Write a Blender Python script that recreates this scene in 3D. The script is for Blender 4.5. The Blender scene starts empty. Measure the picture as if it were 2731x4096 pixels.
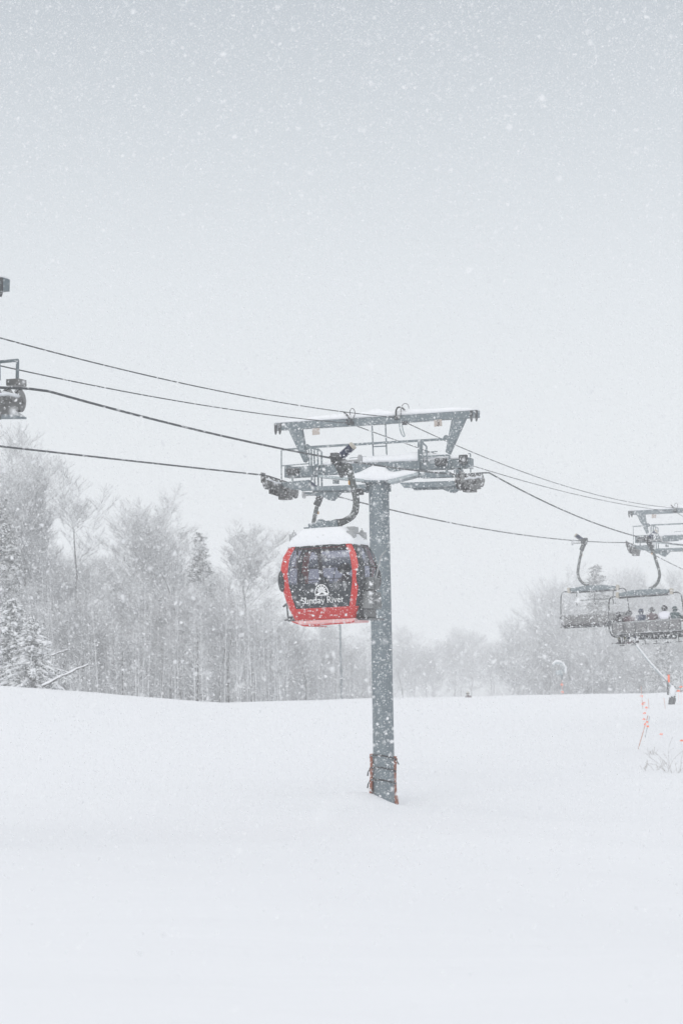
import bpy, bmesh, math, random
import numpy as np
from mathutils import Vector, Matrix, Euler, noise as mnoise
R = math.radians
sc = bpy.context.scene
C = sc.collection
random.seed(7); rng = np.random.default_rng(11)

# ------------------------------------------------------------------ camera
F = 9000.0; CX, CY = 1365.5, 2048.0          # focal length and centre in photo pixels (2731 x 4096)
PITCH, ROLL, EYE = math.atan(652/F), R(1.2), 1.7
_r0 = Vector((1,0,0)); _f = Vector((0,math.cos(PITCH),math.sin(PITCH))); _u0 = Vector((0,-math.sin(PITCH),math.cos(PITCH)))
CR = _r0*math.cos(ROLL) - _u0*math.sin(ROLL); CU = _r0*math.sin(ROLL) + _u0*math.cos(ROLL)
cam = bpy.data.objects.new('camera', bpy.data.cameras.new('camera')); C.objects.link(cam)
m = Matrix((CR, CU, -_f)).transposed().to_4x4(); m.translation = (0,0,EYE); cam.matrix_world = m
cam.data.sensor_fit = 'VERTICAL'; cam.data.sensor_height = 36; cam.data.lens = F/4096*36
cam.data.clip_start = .1; cam.data.clip_end = 3000
cam.data.dof.use_dof = True; cam.data.dof.focus_distance = 58; cam.data.dof.aperture_fstop = 2.8
sc.camera = cam

# ------------------------------------------------------------------ sky and light (overcast snowfall)
SUN_EL, SUN_AZ = R(25), R(200)
w = bpy.data.worlds.new('World'); sc.world = w; w.use_nodes = True
nt = w.node_tree; nt.nodes.clear()
out = nt.nodes.new('ShaderNodeOutputWorld')
sky = nt.nodes.new('ShaderNodeTexSky'); sky.sky_type = 'NISHITA'; sky.sun_disc = False
sky.sun_elevation = SUN_EL; sky.sun_rotation = SUN_AZ; sky.dust_density = 6; sky.air_density = 1
b1 = nt.nodes.new('ShaderNodeBackground'); b1.inputs[1].default_value = .004
nt.links.new(sky.outputs[0], b1.inputs[0])
tc = nt.nodes.new('ShaderNodeTexCoord'); sep = nt.nodes.new('ShaderNodeSeparateXYZ'); nt.links.new(tc.outputs['Generated'], sep.inputs[0])
rp = nt.nodes.new('ShaderNodeValToRGB'); nt.links.new(sep.outputs[2], rp.inputs[0])
e = rp.color_ramp.elements
e[0].position = 0; e[0].color = (.79,.825,.85,1)
e[1].position = .10; e[1].color = (.785,.82,.845,1)
for p, c in ((.17,(.725,.765,.80,1)), (.235,(.61,.655,.695,1)), (.30,(.49,.535,.58,1)), (.45,(.78,.80,.83,1)), (1,(1.12,1.12,1.13,1))):
    k = e.new(p); k.color = c
b2 = nt.nodes.new('ShaderNodeBackground'); b2.inputs[1].default_value = 1.0
nt.links.new(rp.outputs[0], b2.inputs[0])
ad = nt.nodes.new('ShaderNodeAddShader'); nt.links.new(b1.outputs[0], ad.inputs[0]); nt.links.new(b2.outputs[0], ad.inputs[1])
nt.links.new(ad.outputs[0], out.inputs[0])
sl = bpy.data.lights.new('sun', 'SUN'); sl.energy = 1.1; sl.angle = R(40); sl.color = (1,.98,.95)
so = bpy.data.objects.new('sun', sl); C.objects.link(so)
_sd = Vector((math.sin(SUN_AZ)*math.cos(SUN_EL), math.cos(SUN_AZ)*math.cos(SUN_EL), math.sin(SUN_EL)))
so.rotation_euler = _sd.to_track_quat('Z','Y').to_euler()
sc.view_settings.view_transform = 'Standard'; sc.view_settings.look = 'None'; sc.view_settings.gamma = 1
sc.view_settings.exposure = 0.0
sc.cycles.volume_bounces = 3; sc.cycles.max_bounces = 8; sc.cycles.diffuse_bounces = 3
sc.cycles.transparent_max_bounces = 16; sc.cycles.use_denoising = True; sc.cycles.denoiser = 'OPENIMAGEDENOISE'; sc.cycles.denoising_input_passes = 'RGB_ALBEDO_NORMAL'
sc.cycles.sample_clamp_indirect = 6

# ------------------------------------------------------------------ materials
def mat(name, col, rough=.6, metal=0, noise=0, nscale=8, bump=0, alpha_mix=None, snow=None, col2=None):
    m = bpy.data.materials.new(name); m.use_nodes = True; n = m.node_tree; b = n.nodes['Principled BSDF']
    b.inputs['Base Color'].default_value = (*col,1); b.inputs['Roughness'].default_value = rough; b.inputs['Metallic'].default_value = metal
    src = None
    if noise or bump or col2:
        t = n.nodes.new('ShaderNodeTexNoise'); t.inputs['Scale'].default_value = nscale; t.inputs['Detail'].default_value = 6
        o = n.nodes.new('ShaderNodeTexCoord'); n.links.new(o.outputs['Object'], t.inputs['Vector'])
        mx = n.nodes.new('ShaderNodeMix'); mx.data_type = 'RGBA'
        mx.inputs[6].default_value = (*[c*(1-noise) for c in col],1)
        mx.inputs[7].default_value = (*(col2 or [min(1,c*(1+noise)) for c in col]),1)
        n.links.new(t.outputs[0], mx.inputs[0]); n.links.new(mx.outputs[2], b.inputs['Base Color']); src = mx.outputs[2]
        if bump:
            bp = n.nodes.new('ShaderNodeBump'); bp.inputs['Strength'].default_value = bump; n.links.new(t.outputs[0], bp.inputs['Height'])
            n.links.new(bp.outputs[0], b.inputs['Normal'])
    if snow is not None:                      # snow lies on faces that look up
        g = n.nodes.new('ShaderNodeNewGeometry'); s = n.nodes.new('ShaderNodeSeparateXYZ'); n.links.new(g.outputs['Normal'], s.inputs[0])
        nz = n.nodes.new('ShaderNodeTexNoise'); nz.inputs['Scale'].default_value = 2.2
        o2 = n.nodes.new('ShaderNodeTexCoord'); n.links.new(o2.outputs['Object'], nz.inputs['Vector'])
        ma = n.nodes.new('ShaderNodeMath'); ma.operation = 'MULTIPLY_ADD'; ma.inputs[1].default_value = 1.0
        n.links.new(nz.outputs[0], ma.inputs[0]); n.links.new(s.outputs[2], ma.inputs[2])
        mr = n.nodes.new('ShaderNodeMapRange'); mr.inputs[1].default_value = snow; mr.inputs[2].default_value = snow+.35
        n.links.new(ma.outputs[0], mr.inputs[0])
        m2 = n.nodes.new('ShaderNodeMix'); m2.data_type = 'RGBA'; m2.inputs[6].default_value = (*col,1); m2.inputs[7].default_value = (.86,.88,.9,1)
        if src: n.links.new(src, m2.inputs[6])
        n.links.new(mr.outputs[0], m2.inputs[0]); n.links.new(m2.outputs[2], b.inputs['Base Color'])
    return m
M = dict(
 steel=mat('galvanised', (.15,.185,.205), .55, .15, .18, 3.0, .05, snow=1.25),
 steel2=mat('galvanised_light', (.34,.39,.41), .5, .1, .15, 5),
 dark=mat('dark_steel', (.055,.06,.065), .5, .3, .3, 6, snow=1.2),
 train=mat('train_steel', (.12,.12,.12), .5, .3, .3, 6, snow=1.35), wheel=mat('wheel_grey', (.2,.2,.2), .45, .3, .2, 6),
 arm=mat('hanger_grey', (.095,.105,.105), .5, .2, .25, 4, snow=1.3),
 rack=mat('rack_metal', (.22,.23,.235), .45, .3, .2, 6, snow=1.4),
 rubber=mat('rubber', (.03,.03,.033), .8, 0, .3, 12, snow=1.15),
 rope=mat('rope', (.07,.078,.085), .6, .3, .4, 30),
 wood=mat('red_board', (.26,.075,.035), .8, 0, .45, 9, .3),
 strap=mat('strap', (.02,.022,.025), .7),
 red=mat('cabin_red', (.52,.022,.018), .3, 0, .06, 4),
 black=mat('cabin_black', (.022,.025,.03), .25),
 panel=mat('dark_panel', (.028,.034,.042), .25),
 grey=mat('rack_grey', (.33,.34,.35), .45, .3, .15, 6),
 white=mat('white_print', (.85,.86,.87), .5),
 blue=mat('spring_blue', (.018,.028,.075), .4, .2),
 cream=mat('cream_cap', (.42,.39,.34), .5),
 yellow=mat('yellow_tag', (.5,.26,.05), .5),
 tan=mat('tan_plate', (.43,.38,.35), .6),
 orange=mat('orange_plastic', (.95,.16,.05), .6),
 pink=mat('bamboo', (.55,.33,.27), .7, 0, .2, 8),
 bench=mat('bench_grey', (.17,.17,.175), .6, 0, .12, 5, snow=1.45),
 skin=mat('skin', (.5,.3,.22), .6),
 bark=mat('bark', (.05,.048,.047), .9, 0, .3, 6, snow=1.1),
 twig=mat('twig', (.16,.16,.165), .9, 0, .2, 4, snow=.12),
 needle=mat('needles', (.11,.122,.12), .8, 0, .35, 3, snow=.32),
 weed=mat('dry_stalk', (.34,.31,.29), .9),
 jk=mat('black_jacket', (.025,.025,.03), .7), nv=mat('navy_jacket', (.03,.045,.085), .7), mr=mat('maroon_jacket', (.055,.018,.026), .7),
 wj=mat('white_jacket', (.75,.75,.82), .7), tj=mat('teal_jacket', (.04,.075,.08), .7), rj=mat('red_jacket',(.4,.03,.05),.7),
 pt=mat('black_trousers', (.028,.028,.032), .8), oj=mat('olive_jacket', (.1,.1,.04), .7), pj=mat('blue_jacket',(.12,.2,.42),.7),
)
def snow_mat(name, bump, scale):
    m = bpy.data.materials.new(name); m.use_nodes = True; n = m.node_tree; b = n.nodes['Principled BSDF']
    b.inputs['Roughness'].default_value = .85; b.inputs['Specular IOR Level'].default_value = .15
    b.inputs['Base Color'].default_value = (.775,.792,.822,1)
    o = n.nodes.new('ShaderNodeTexCoord'); mp = n.nodes.new('ShaderNodeMapping'); mp.inputs['Scale'].default_value = (.5,.9,1); mp.inputs['Rotation'].default_value = (0,0,R(24))
    n.links.new(o.outputs['Object'], mp.inputs[0])
    t = n.nodes.new('ShaderNodeTexNoise'); t.inputs['Scale'].default_value = scale; t.inputs['Detail'].default_value = 8; t.inputs['Roughness'].default_value = .55
    n.links.new(mp.outputs[0], t.inputs['Vector'])
    bp = n.nodes.new('ShaderNodeBump'); bp.inputs['Strength'].default_value = bump; bp.inputs['Distance'].default_value = .3
    n.links.new(t.outputs[0], bp.inputs['Height']); n.links.new(bp.outputs[0], b.inputs['Normal'])
    return m
M['snow'] = snow_mat('snow', .3, .5); M['snowcap'] = snow_mat('snow_cap', .12, 3)
def glass_mat():
    m = bpy.data.materials.new('tinted_glass'); m.use_nodes = True; n = m.node_tree; n.nodes.clear()
    o = n.nodes.new('ShaderNodeOutputMaterial'); t = n.nodes.new('ShaderNodeBsdfTransparent'); t.inputs[0].default_value = (.50,.51,.575,1)
    g = n.nodes.new('ShaderNodeBsdfGlossy'); g.inputs['Roughness'].default_value = .08; g.inputs[0].default_value = (.9,.92,1,1)
    lw = n.nodes.new('ShaderNodeLayerWeight'); lw.inputs[0].default_value = .5; pw = n.nodes.new('ShaderNodeMath'); pw.operation='POWER'; pw.inputs[1].default_value = 4; n.links.new(lw.outputs[1], pw.inputs[0]); f = n.nodes.new('ShaderNodeMath'); f.operation='MULTIPLY_ADD'; f.inputs[1].default_value=.5; f.inputs[2].default_value=.05; n.links.new(pw.outputs[0], f.inputs[0])
    x = n.nodes.new('ShaderNodeMixShader'); n.links.new(f.outputs[0], x.inputs[0]); n.links.new(t.outputs[0], x.inputs[1]); n.links.new(g.outputs[0], x.inputs[2]); n.links.new(x.outputs[0], o.inputs[0])
    return m
M['glass'] = glass_mat()
def flake_mat():
    m = bpy.data.materials.new('snowflake'); m.use_nodes = True; n = m.node_tree; n.nodes.clear()
    o = n.nodes.new('ShaderNodeOutputMaterial'); d = n.nodes.new('ShaderNodeBsdfDiffuse'); d.inputs[0].default_value = (.85,.86,.875,1)
    t = n.nodes.new('ShaderNodeBsdfTranslucent'); t.inputs[0].default_value = (.85,.86,.875,1)
    x = n.nodes.new('ShaderNodeMixShader'); x.inputs[0].default_value = .5
    n.links.new(d.outputs[0], x.inputs[1]); n.links.new(t.outputs[0], x.inputs[2]); n.links.new(x.outputs[0], o.inputs[0])
    return m
M['flake'] = flake_mat()

# ------------------------------------------------------------------ helpers
class MB:
    def __init__(s): s.v = []; s.f = []; s.m = []; s.cur = 0
    def add(s, vs, fs):
        o = len(s.v); s.v += [tuple(v) for v in vs]; s.f += [tuple(i+o for i in f) for f in fs]; s.m += [s.cur]*len(fs); return s
    def box(s, a, b):
        (x0,y0,z0),(x1,y1,z1) = a,b
        vs = [(x,y,z) for z in (z0,z1) for y in (y0,y1) for x in (x0,x1)]
        return s.add(vs, [(0,2,3,1),(4,5,7,6),(0,1,5,4),(2,6,7,3),(0,4,6,2),(1,3,7,5)])
    def bar(s, a, b, wx, wy=None, up=(0,0,1)):
        a, b = Vector(a), Vector(b); wy = wy or wx; d = (b-a).normalized(); u = Vector(up)
        if abs(d.dot(u)) > .97: u = Vector((0,1,0))
        x = d.cross(u).normalized()*wx/2; y = x.cross(d).normalized()*wy/2
        vs = [p+sx*x+sy*y for p in (a,b) for sx,sy in ((-1,-1),(1,-1),(1,1),(-1,1))]
        return s.add(vs, [(3,2,1,0),(4,5,6,7),(0,1,5,4),(1,2,6,5),(2,3,7,6),(3,0,4,7)])
    def tube(s, pts, r, n=10, cap=True):
        pts = [Vector(p) for p in pts]; rs = r if isinstance(r,(list,tuple)) else [r]*len(pts)
        rings = []; px = None
        for i,p in enumerate(pts):
            d = (pts[min(i+1,len(pts)-1)]-pts[max(i-1,0)]).normalized()
            if px is None:
                px = d.cross(Vector((0,0,1)));
                if px.length < .05: px = d.cross(Vector((0,1,0)))
            px = (px - d*px.dot(d)).normalized(); py = d.cross(px)
            rings.append([p+px*math.cos(a)*rs[i]+py*math.sin(a)*rs[i] for a in [2*math.pi*k/n for k in range(n)]])
        vs = [v for q in rings for v in q]; fs = []
        for i in range(len(pts)-1):
            for k in range(n): fs.append((i*n+k, i*n+(k+1)%n, (i+1)*n+(k+1)%n, (i+1)*n+k))
        if cap: fs += [tuple(range(n))[::-1], tuple(range((len(pts)-1)*n, len(pts)*n))]
        return s.add(vs, fs)
    def prism(s, poly, y0, y1):               # polygon in x,z swept along y
        n = len(poly); vs = [(x,y0,z) for x,z in poly]+[(x,y1,z) for x,z in poly]
        return s.add(vs, [tuple(range(n)), tuple(range(2*n-1,n-1,-1))]+[(i,i+n,(i+1)%n+n,(i+1)%n) for i in range(n)])
    def disc(s, c, axis, r, h, n=20):
        a = Vector(axis).normalized()*h/2; c = Vector(c); return s.tube([c-a, c+a], r, n)
    def ball(s, c, r, n=12, k=8):
        c = Vector(c); rr = r if hasattr(r,'__len__') else (r,r,r); vs = [c+Vector((0,0,-rr[2]))]; fs = []
        for i in range(1,k):
            t = math.pi*i/k
            vs += [c+Vector((rr[0]*math.sin(t)*math.cos(2*math.pi*j/n), rr[1]*math.sin(t)*math.sin(2*math.pi*j/n), -rr[2]*math.cos(t))) for j in range(n)]
        vs.append(c+Vector((0,0,rr[2])))
        for j in range(n): fs.append((0, 1+(j+1)%n, 1+j)); fs.append((len(vs)-1, 1+(k-2)*n+j, 1+(k-2)*n+(j+1)%n))
        for i in range(k-2):
            for j in range(n): fs.append((1+i*n+j, 1+i*n+(j+1)%n, 1+(i+1)*n+(j+1)%n, 1+(i+1)*n+j))
        return s.add(vs, fs)
    def build(s, name, mats, parent=None, smooth=False, bevel=0, subsurf=0):
        me = bpy.data.meshes.new(name); me.from_pydata([tuple(v) for v in s.v], [], s.f)
        for mm in (mats if isinstance(mats,(list,tuple)) else [mats]): me.materials.append(mm)
        me.polygons.foreach_set('material_index', s.m)
        if not hasattr(s,'noflip'):
            bm = bmesh.new(); bm.from_mesh(me); bmesh.ops.recalc_face_normals(bm, faces=bm.faces); bm.to_mesh(me); bm.free()
        if smooth:
            me.polygons.foreach_set('use_smooth', [True]*len(me.polygons)); 
            if smooth == 'auto': me.set_sharp_from_angle(angle=R(35))
        o = bpy.data.objects.new(name, me); C.objects.link(o); o.parent = parent
        if bevel:
            b = o.modifiers.new('bevel','BEVEL'); b.width = bevel; b.segments = 2; b.limit_method = 'ANGLE'
        if subsurf:
            b = o.modifiers.new('sub','SUBSURF'); b.levels = b.render_levels = subsurf
        return o
def spl(pts, k=6):
    P = [Vector(p) for p in pts]; P = [P[0]*2-P[1]]+P+[P[-1]*2-P[-2]]; o = []
    for i in range(1,len(P)-2):
        a,b,c,d = P[i-1:i+3]
        for j in range(k):
            t = j/k; o.append(.5*((2*b)+(c-a)*t+(2*a-5*b+4*c-d)*t*t+(3*b-a-3*c+d)*t**3))
    return o+[P[-2]]
def singles(name, boxes, m, parent, bevel=0):
    for a,b in boxes: MB().box(a,b).build(name, m, parent, bevel=bevel)
def tag(o, label=None, cat=None, group=None, kind=None):
    for k, v in (('label',label),('category',cat),('group',group),('kind',kind)):
        if v: o[k] = v
    return o
def empty(name, loc, rz=0):
    o = bpy.data.objects.new(name, None); C.objects.link(o); o.location = loc; o.rotation_euler = (0,0,rz); return o
def copy_tree(o, parent=None):
    c = o.copy(); C.objects.link(c); c.parent = parent
    for ch in [x for x in C.objects if x.parent == o]: copy_tree(ch, c)
    return c
def ray(px, py):
    return (_f + CR*((px-CX)/F) - CU*((py-CY)/F))
def at_depth(px, py, y):
    d = ray(px,py); return Vector((0,0,EYE)) + d*(y/d.y)
def project(p):
    d = Vector(p)-Vector((0,0,EYE)); k = F/d.dot(_f); return CX+d.dot(CR)*k, CY-d.dot(CU)*k
def segmesh(P0, P1, r0, r1):
    """prisms of three sides around straight segments"""
    P0 = np.asarray(P0,float); P1 = np.asarray(P1,float); r0 = np.asarray(r0)[:,None]; r1 = np.asarray(r1)[:,None]
    d = P1-P0; d /= np.linalg.norm(d,axis=1)[:,None]+1e-9
    h = np.where(np.abs(d[:,2:3])>.9, np.array([[1.,0,0]]), np.array([[0,0,1.]]))
    x = np.cross(d,h); x /= np.linalg.norm(x,axis=1)[:,None]+1e-9; y = np.cross(d,x)
    n = len(P0); V = np.zeros((n,6,3))
    for k in range(3):
        a = 2*math.pi*k/3+math.pi/2; o = x*math.cos(a)+y*math.sin(a)
        V[:,k] = P0+o*r0; V[:,3+k] = P1+o*r1
    base = (np.arange(n)*6)[:,None]
    Q = np.concatenate([base+np.array([[k,(k+1)%3,3+(k+1)%3,3+k]]) for k in range(3)],axis=1).reshape(-1,4)
    return V.reshape(-1,3), Q
def fastmesh(name, V, Fc, m):
    me = bpy.data.meshes.new(name); k = Fc.shape[1]; n = len(Fc)
    me.vertices.add(len(V)); me.vertices.foreach_set('co', V.astype(np.float32).ravel())
    me.loops.add(n*k); me.loops.foreach_set('vertex_index', Fc.astype(np.int32).ravel())
    me.polygons.add(n); me.polygons.foreach_set('loop_start', np.arange(n,dtype=np.int32)*k)
    me.update(calc_edges=True); me.materials.append(m); return me

# ------------------------------------------------------------------ the lift line
TH = math.atan(3115/F); U = Vector((math.cos(TH),-math.sin(TH),0)); T = Vector((math.sin(TH),math.cos(TH),0))
D1 = F/130
TB = at_depth(1537, 3190, D1)                       # foot of the near tower's pole
TP = at_depth(1514, 1925, D1); TW = Vector((TP.x,TP.y,0))
def tl(px, py, t=0):                                # pixel -> (u,t,z) in the tower frame, on the plane t
    d = ray(px,py); p0 = Vector((TW.x,TW.y,0))+T*t; k = (p0-Vector((0,0,EYE))).dot(T)/d.dot(T)
    p = Vector((0,0,EYE))+d*k; return ((p-TW).dot(U), t, p.z)
def A(x, y, t=0): return tl(1050+.593*x, 1580+.593*y, t)
def A2(x, y, t=0): p = A(x,y,t); return (p[0], p[2])
def rl(px, py, u):                                  # pixel -> (t,z) on the rope plane u
    d = ray(px,py); p0 = TW+U*u; k = (p0-Vector((0,0,EYE))).dot(U)/d.dot(U)
    p = Vector((0,0,EYE))+d*k; return ((p-TW).dot(T), p.z)
UR, UL = 3.05, -3.05
T2 = (1.715-1)*D1/math.cos(TH); T0 = -(1-.576)*D1/math.cos(TH)     # tower positions along the line
def fitq(pts, w=None):
    t = np.array([p[0] for p in pts]); z = np.array([p[1] for p in pts]); w = np.ones(len(t)) if w is None else np.array(w,float)
    return np.polyfit(t, z, 2, w=w)
GZ = A(88,215)[2]                                   # height of the gantry end, used to set the other towers
def dz_for(tt, u, px, py):                          # how much higher the other tower's head stands
    tz = rl(px,py,u); return tz[1]
uL_end = A(88,215)[0]; uR_end = A(1455,130)[0]
DZ2 = rl(2512,2052,uL_end)[1]-A(88,215)[2]
DZ0 = rl(22,1150,uR_end)[1]-A(1455,105)[2]+.165
T2 = rl(2512,2052,uL_end)[0]; T0 = rl(26,1150,uR_end)[0]
print('T0,T2,DZ', T0, T2, DZ0, DZ2, 'rope u', UR, 'TH', math.degrees(TH))
f1R = fitq([rl(x,y,UR) for x,y in ((131,1556),(600,1671),(1050,1782),(1198,1812),(1323,1841),(1453,1850))])
f1L = fitq([rl(x,y,UL) for x,y in ((0,1785),(300,1818),(610,1855),(1075,1904))])
zR = [float(np.polyval(f1R,-1.7)), tl(1934,1886,0)[2]]
zR[1] = rl(1934,1886,UR)[1]
zL = [float(np.polyval(f1L,-1.7)), 0]
_p12 = [rl(x,y,UL) for x,y in ((1341,1983),(1465,2013),(1554,2034),(1762,2078),(2299,2174))]
zL[1] = float(np.polyval(fitq(_p12),1.7))
f2L = fitq([(1.7,zL[1])]+_p12+[(T2-1.7, zL[0]+DZ2)], [3,1,1,1,1,1,3])
f2R = fitq([(1.7,zR[1])]+[rl(x,y,UR) for x,y in ((2264,2046),(2534,2149),(2597,2155))]+[(T2-1.7, zR[0]+DZ2)], [4,1,3,3,.5])
print('zL',zL,'zR',zR,'f2 ends', np.polyval(f2R,T2-1.7)-zR[0]-DZ2, np.polyval(f2L,T2-1.7)-zL[0]-DZ2)
def rope_z(side, t):
    f1,f2,z = (f1R,f2R,zR) if side>0 else (f1L,f2L,zL)
    if t < T0-1.7: return z[0]+DZ0+(T0-1.7-t)*.03
    if t < T0+1.7: return z[0]+DZ0+(z[1]-z[0])*(t-T0+1.7)/3.4
    if t < -1.7:
        k = float(np.polyval(f1,t)); e = (z[1]+DZ0)-float(np.polyval(f1,T0+1.7)); a = 1-(t-T0-1.7)/(-1.7-T0-1.7); return k+e*a**3
    if t <= 1.7: return z[0]+(z[1]-z[0])*(t+1.7)/3.4
    if t <= T2-1.7: return float(np.polyval(f2,t))
    if t <= T2+1.7:
        a = (t-T2+1.7)/3.4; return float(np.polyval(f2,T2-1.7))*(1-a)+(z[1]+DZ2)*a
    q = t-T2-1.7; return z[1]+DZ2-.07*q+.0009*q*q

# ------------------------------------------------------------------ ground
crest_px = [(-900,2700),(0,2743),(300,2764),(600,2792),(900,2811),(1200,2802),(1500,2794),(2000,2784),(2731,2771),(3700,2750)]
cd = [120,128,134,140,150,160,168,178,188,195]
_cr = [at_depth(x,y,d) for (x,y),d in zip(crest_px,cd)]
ca = np.array([p.x/p.y for p in _cr]); czz = np.array([p.z for p in _cr]); cdd = np.array(cd,float)
def ground(x, y):
    a = x/np.maximum(y,8.0); a = np.clip(a, ca[0]-.6, ca[-1]+.6)
    yc = np.interp(a,ca,cdd); zc = np.interp(a,ca,czz)
    zb = -1.75 - 1.2*np.clip(a,-.15,.2); yb = 58.0
    def sm(t): t = np.clip(t,0,1); return t*t*(3-2*t)
    z1 = zb*sm(y/yb)
    k = sm((y-yb)/(yc-yb)); z2 = zb+(zc-zb)*k
    q = np.maximum(y-yc,0); z3 = zc - 14*(1-np.exp(-q*q/9000.))
    z = np.where(y<yb, z1, np.where(y<yc, z2, z3))
    z = z + .10*np.sin(x*.35+y*.11)*np.exp(-((y-40)/60)**2) + .05*np.sin(x*.9-y*.23+1.3)*np.exp(-((y-45)/50)**2)
    return z
gx0 = float(ground(np.array(TB.x),np.array(TB.y))); GOFF = TB.z-gx0
def gz(x, y):
    x = np.asarray(x,float); y = np.asarray(y,float)
    z = ground(x,y); dx = x-TB.x; dy = y-TB.y
    z = z + GOFF*np.exp(-(dx**2+dy**2)/(26.0**2))
    z = z - .26*np.tanh(dx*1.6)*np.exp(-(dx**2+(dy)**2)/(1.5**2)) + .10*np.exp(-((dx+1.2)**2+(dy+.5)**2)/3.0)
    z = z - .35*np.exp(-((dx-6)**2+(dy+3)**2)/40.0)
    return z
print('GOFF', GOFF)
def gpt(x, y, dz=0): return Vector((x, y, float(gz(x,y))+dz))
def gray(px, py):                                     # where the ray of a pixel meets the snow
    d = ray(px,py); lo = None
    for i in range(1,2400):
        y = 8+i*.1; p = Vector((0,0,EYE))+d*(y/d.y)
        if p.z < float(gz(p.x,p.y)): return p
    return p
ys = np.concatenate([np.arange(-30,20,1.5), np.arange(20,55,.8), np.arange(55,85,.3), np.arange(85,240,1.5), np.arange(240,520,8)])
xs = np.concatenate([np.arange(-260,-30,6), np.arange(-30,-6,.8), np.arange(-6,8,.25), np.arange(8,40,.8), np.arange(40,262,6)])
X, Y = np.meshgrid(xs, ys); Z = gz(X,Y)
nz = np.array([mnoise.fractal(Vector((a*.22,b*.09,0)),1,2,4) for a,b in zip(X.ravel(),Y.ravel())]).reshape(X.shape)
nz2 = np.array([mnoise.noise(Vector((a*.035+b*.012,b*.03,5))) for a,b in zip(X.ravel(),Y.ravel())]).reshape(X.shape)
rd = np.exp(-((Y-50)/45.)**2)
Z = Z + .06*nz + .16*nz2*rd + .055*np.sin((X*.9+Y*.33)*1.1+2*nz2)*rd*np.clip((X+2)/6,0,1)
V = np.stack([X,Y,Z],-1).reshape(-1,3); nx, ny = len(xs), len(ys)
ii = (np.arange(ny-1)[:,None]*nx+np.arange(nx-1)[None,:]).reshape(-1,1)
me = fastmesh('snow_ground', V, ii+np.array([[0,1,nx+1,nx]]), M['snow']); me.polygons.foreach_set('use_smooth',[True]*len(me.polygons))
o = bpy.data.objects.new('snow_ground', me); C.objects.link(o); tag(o, kind='structure')

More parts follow.
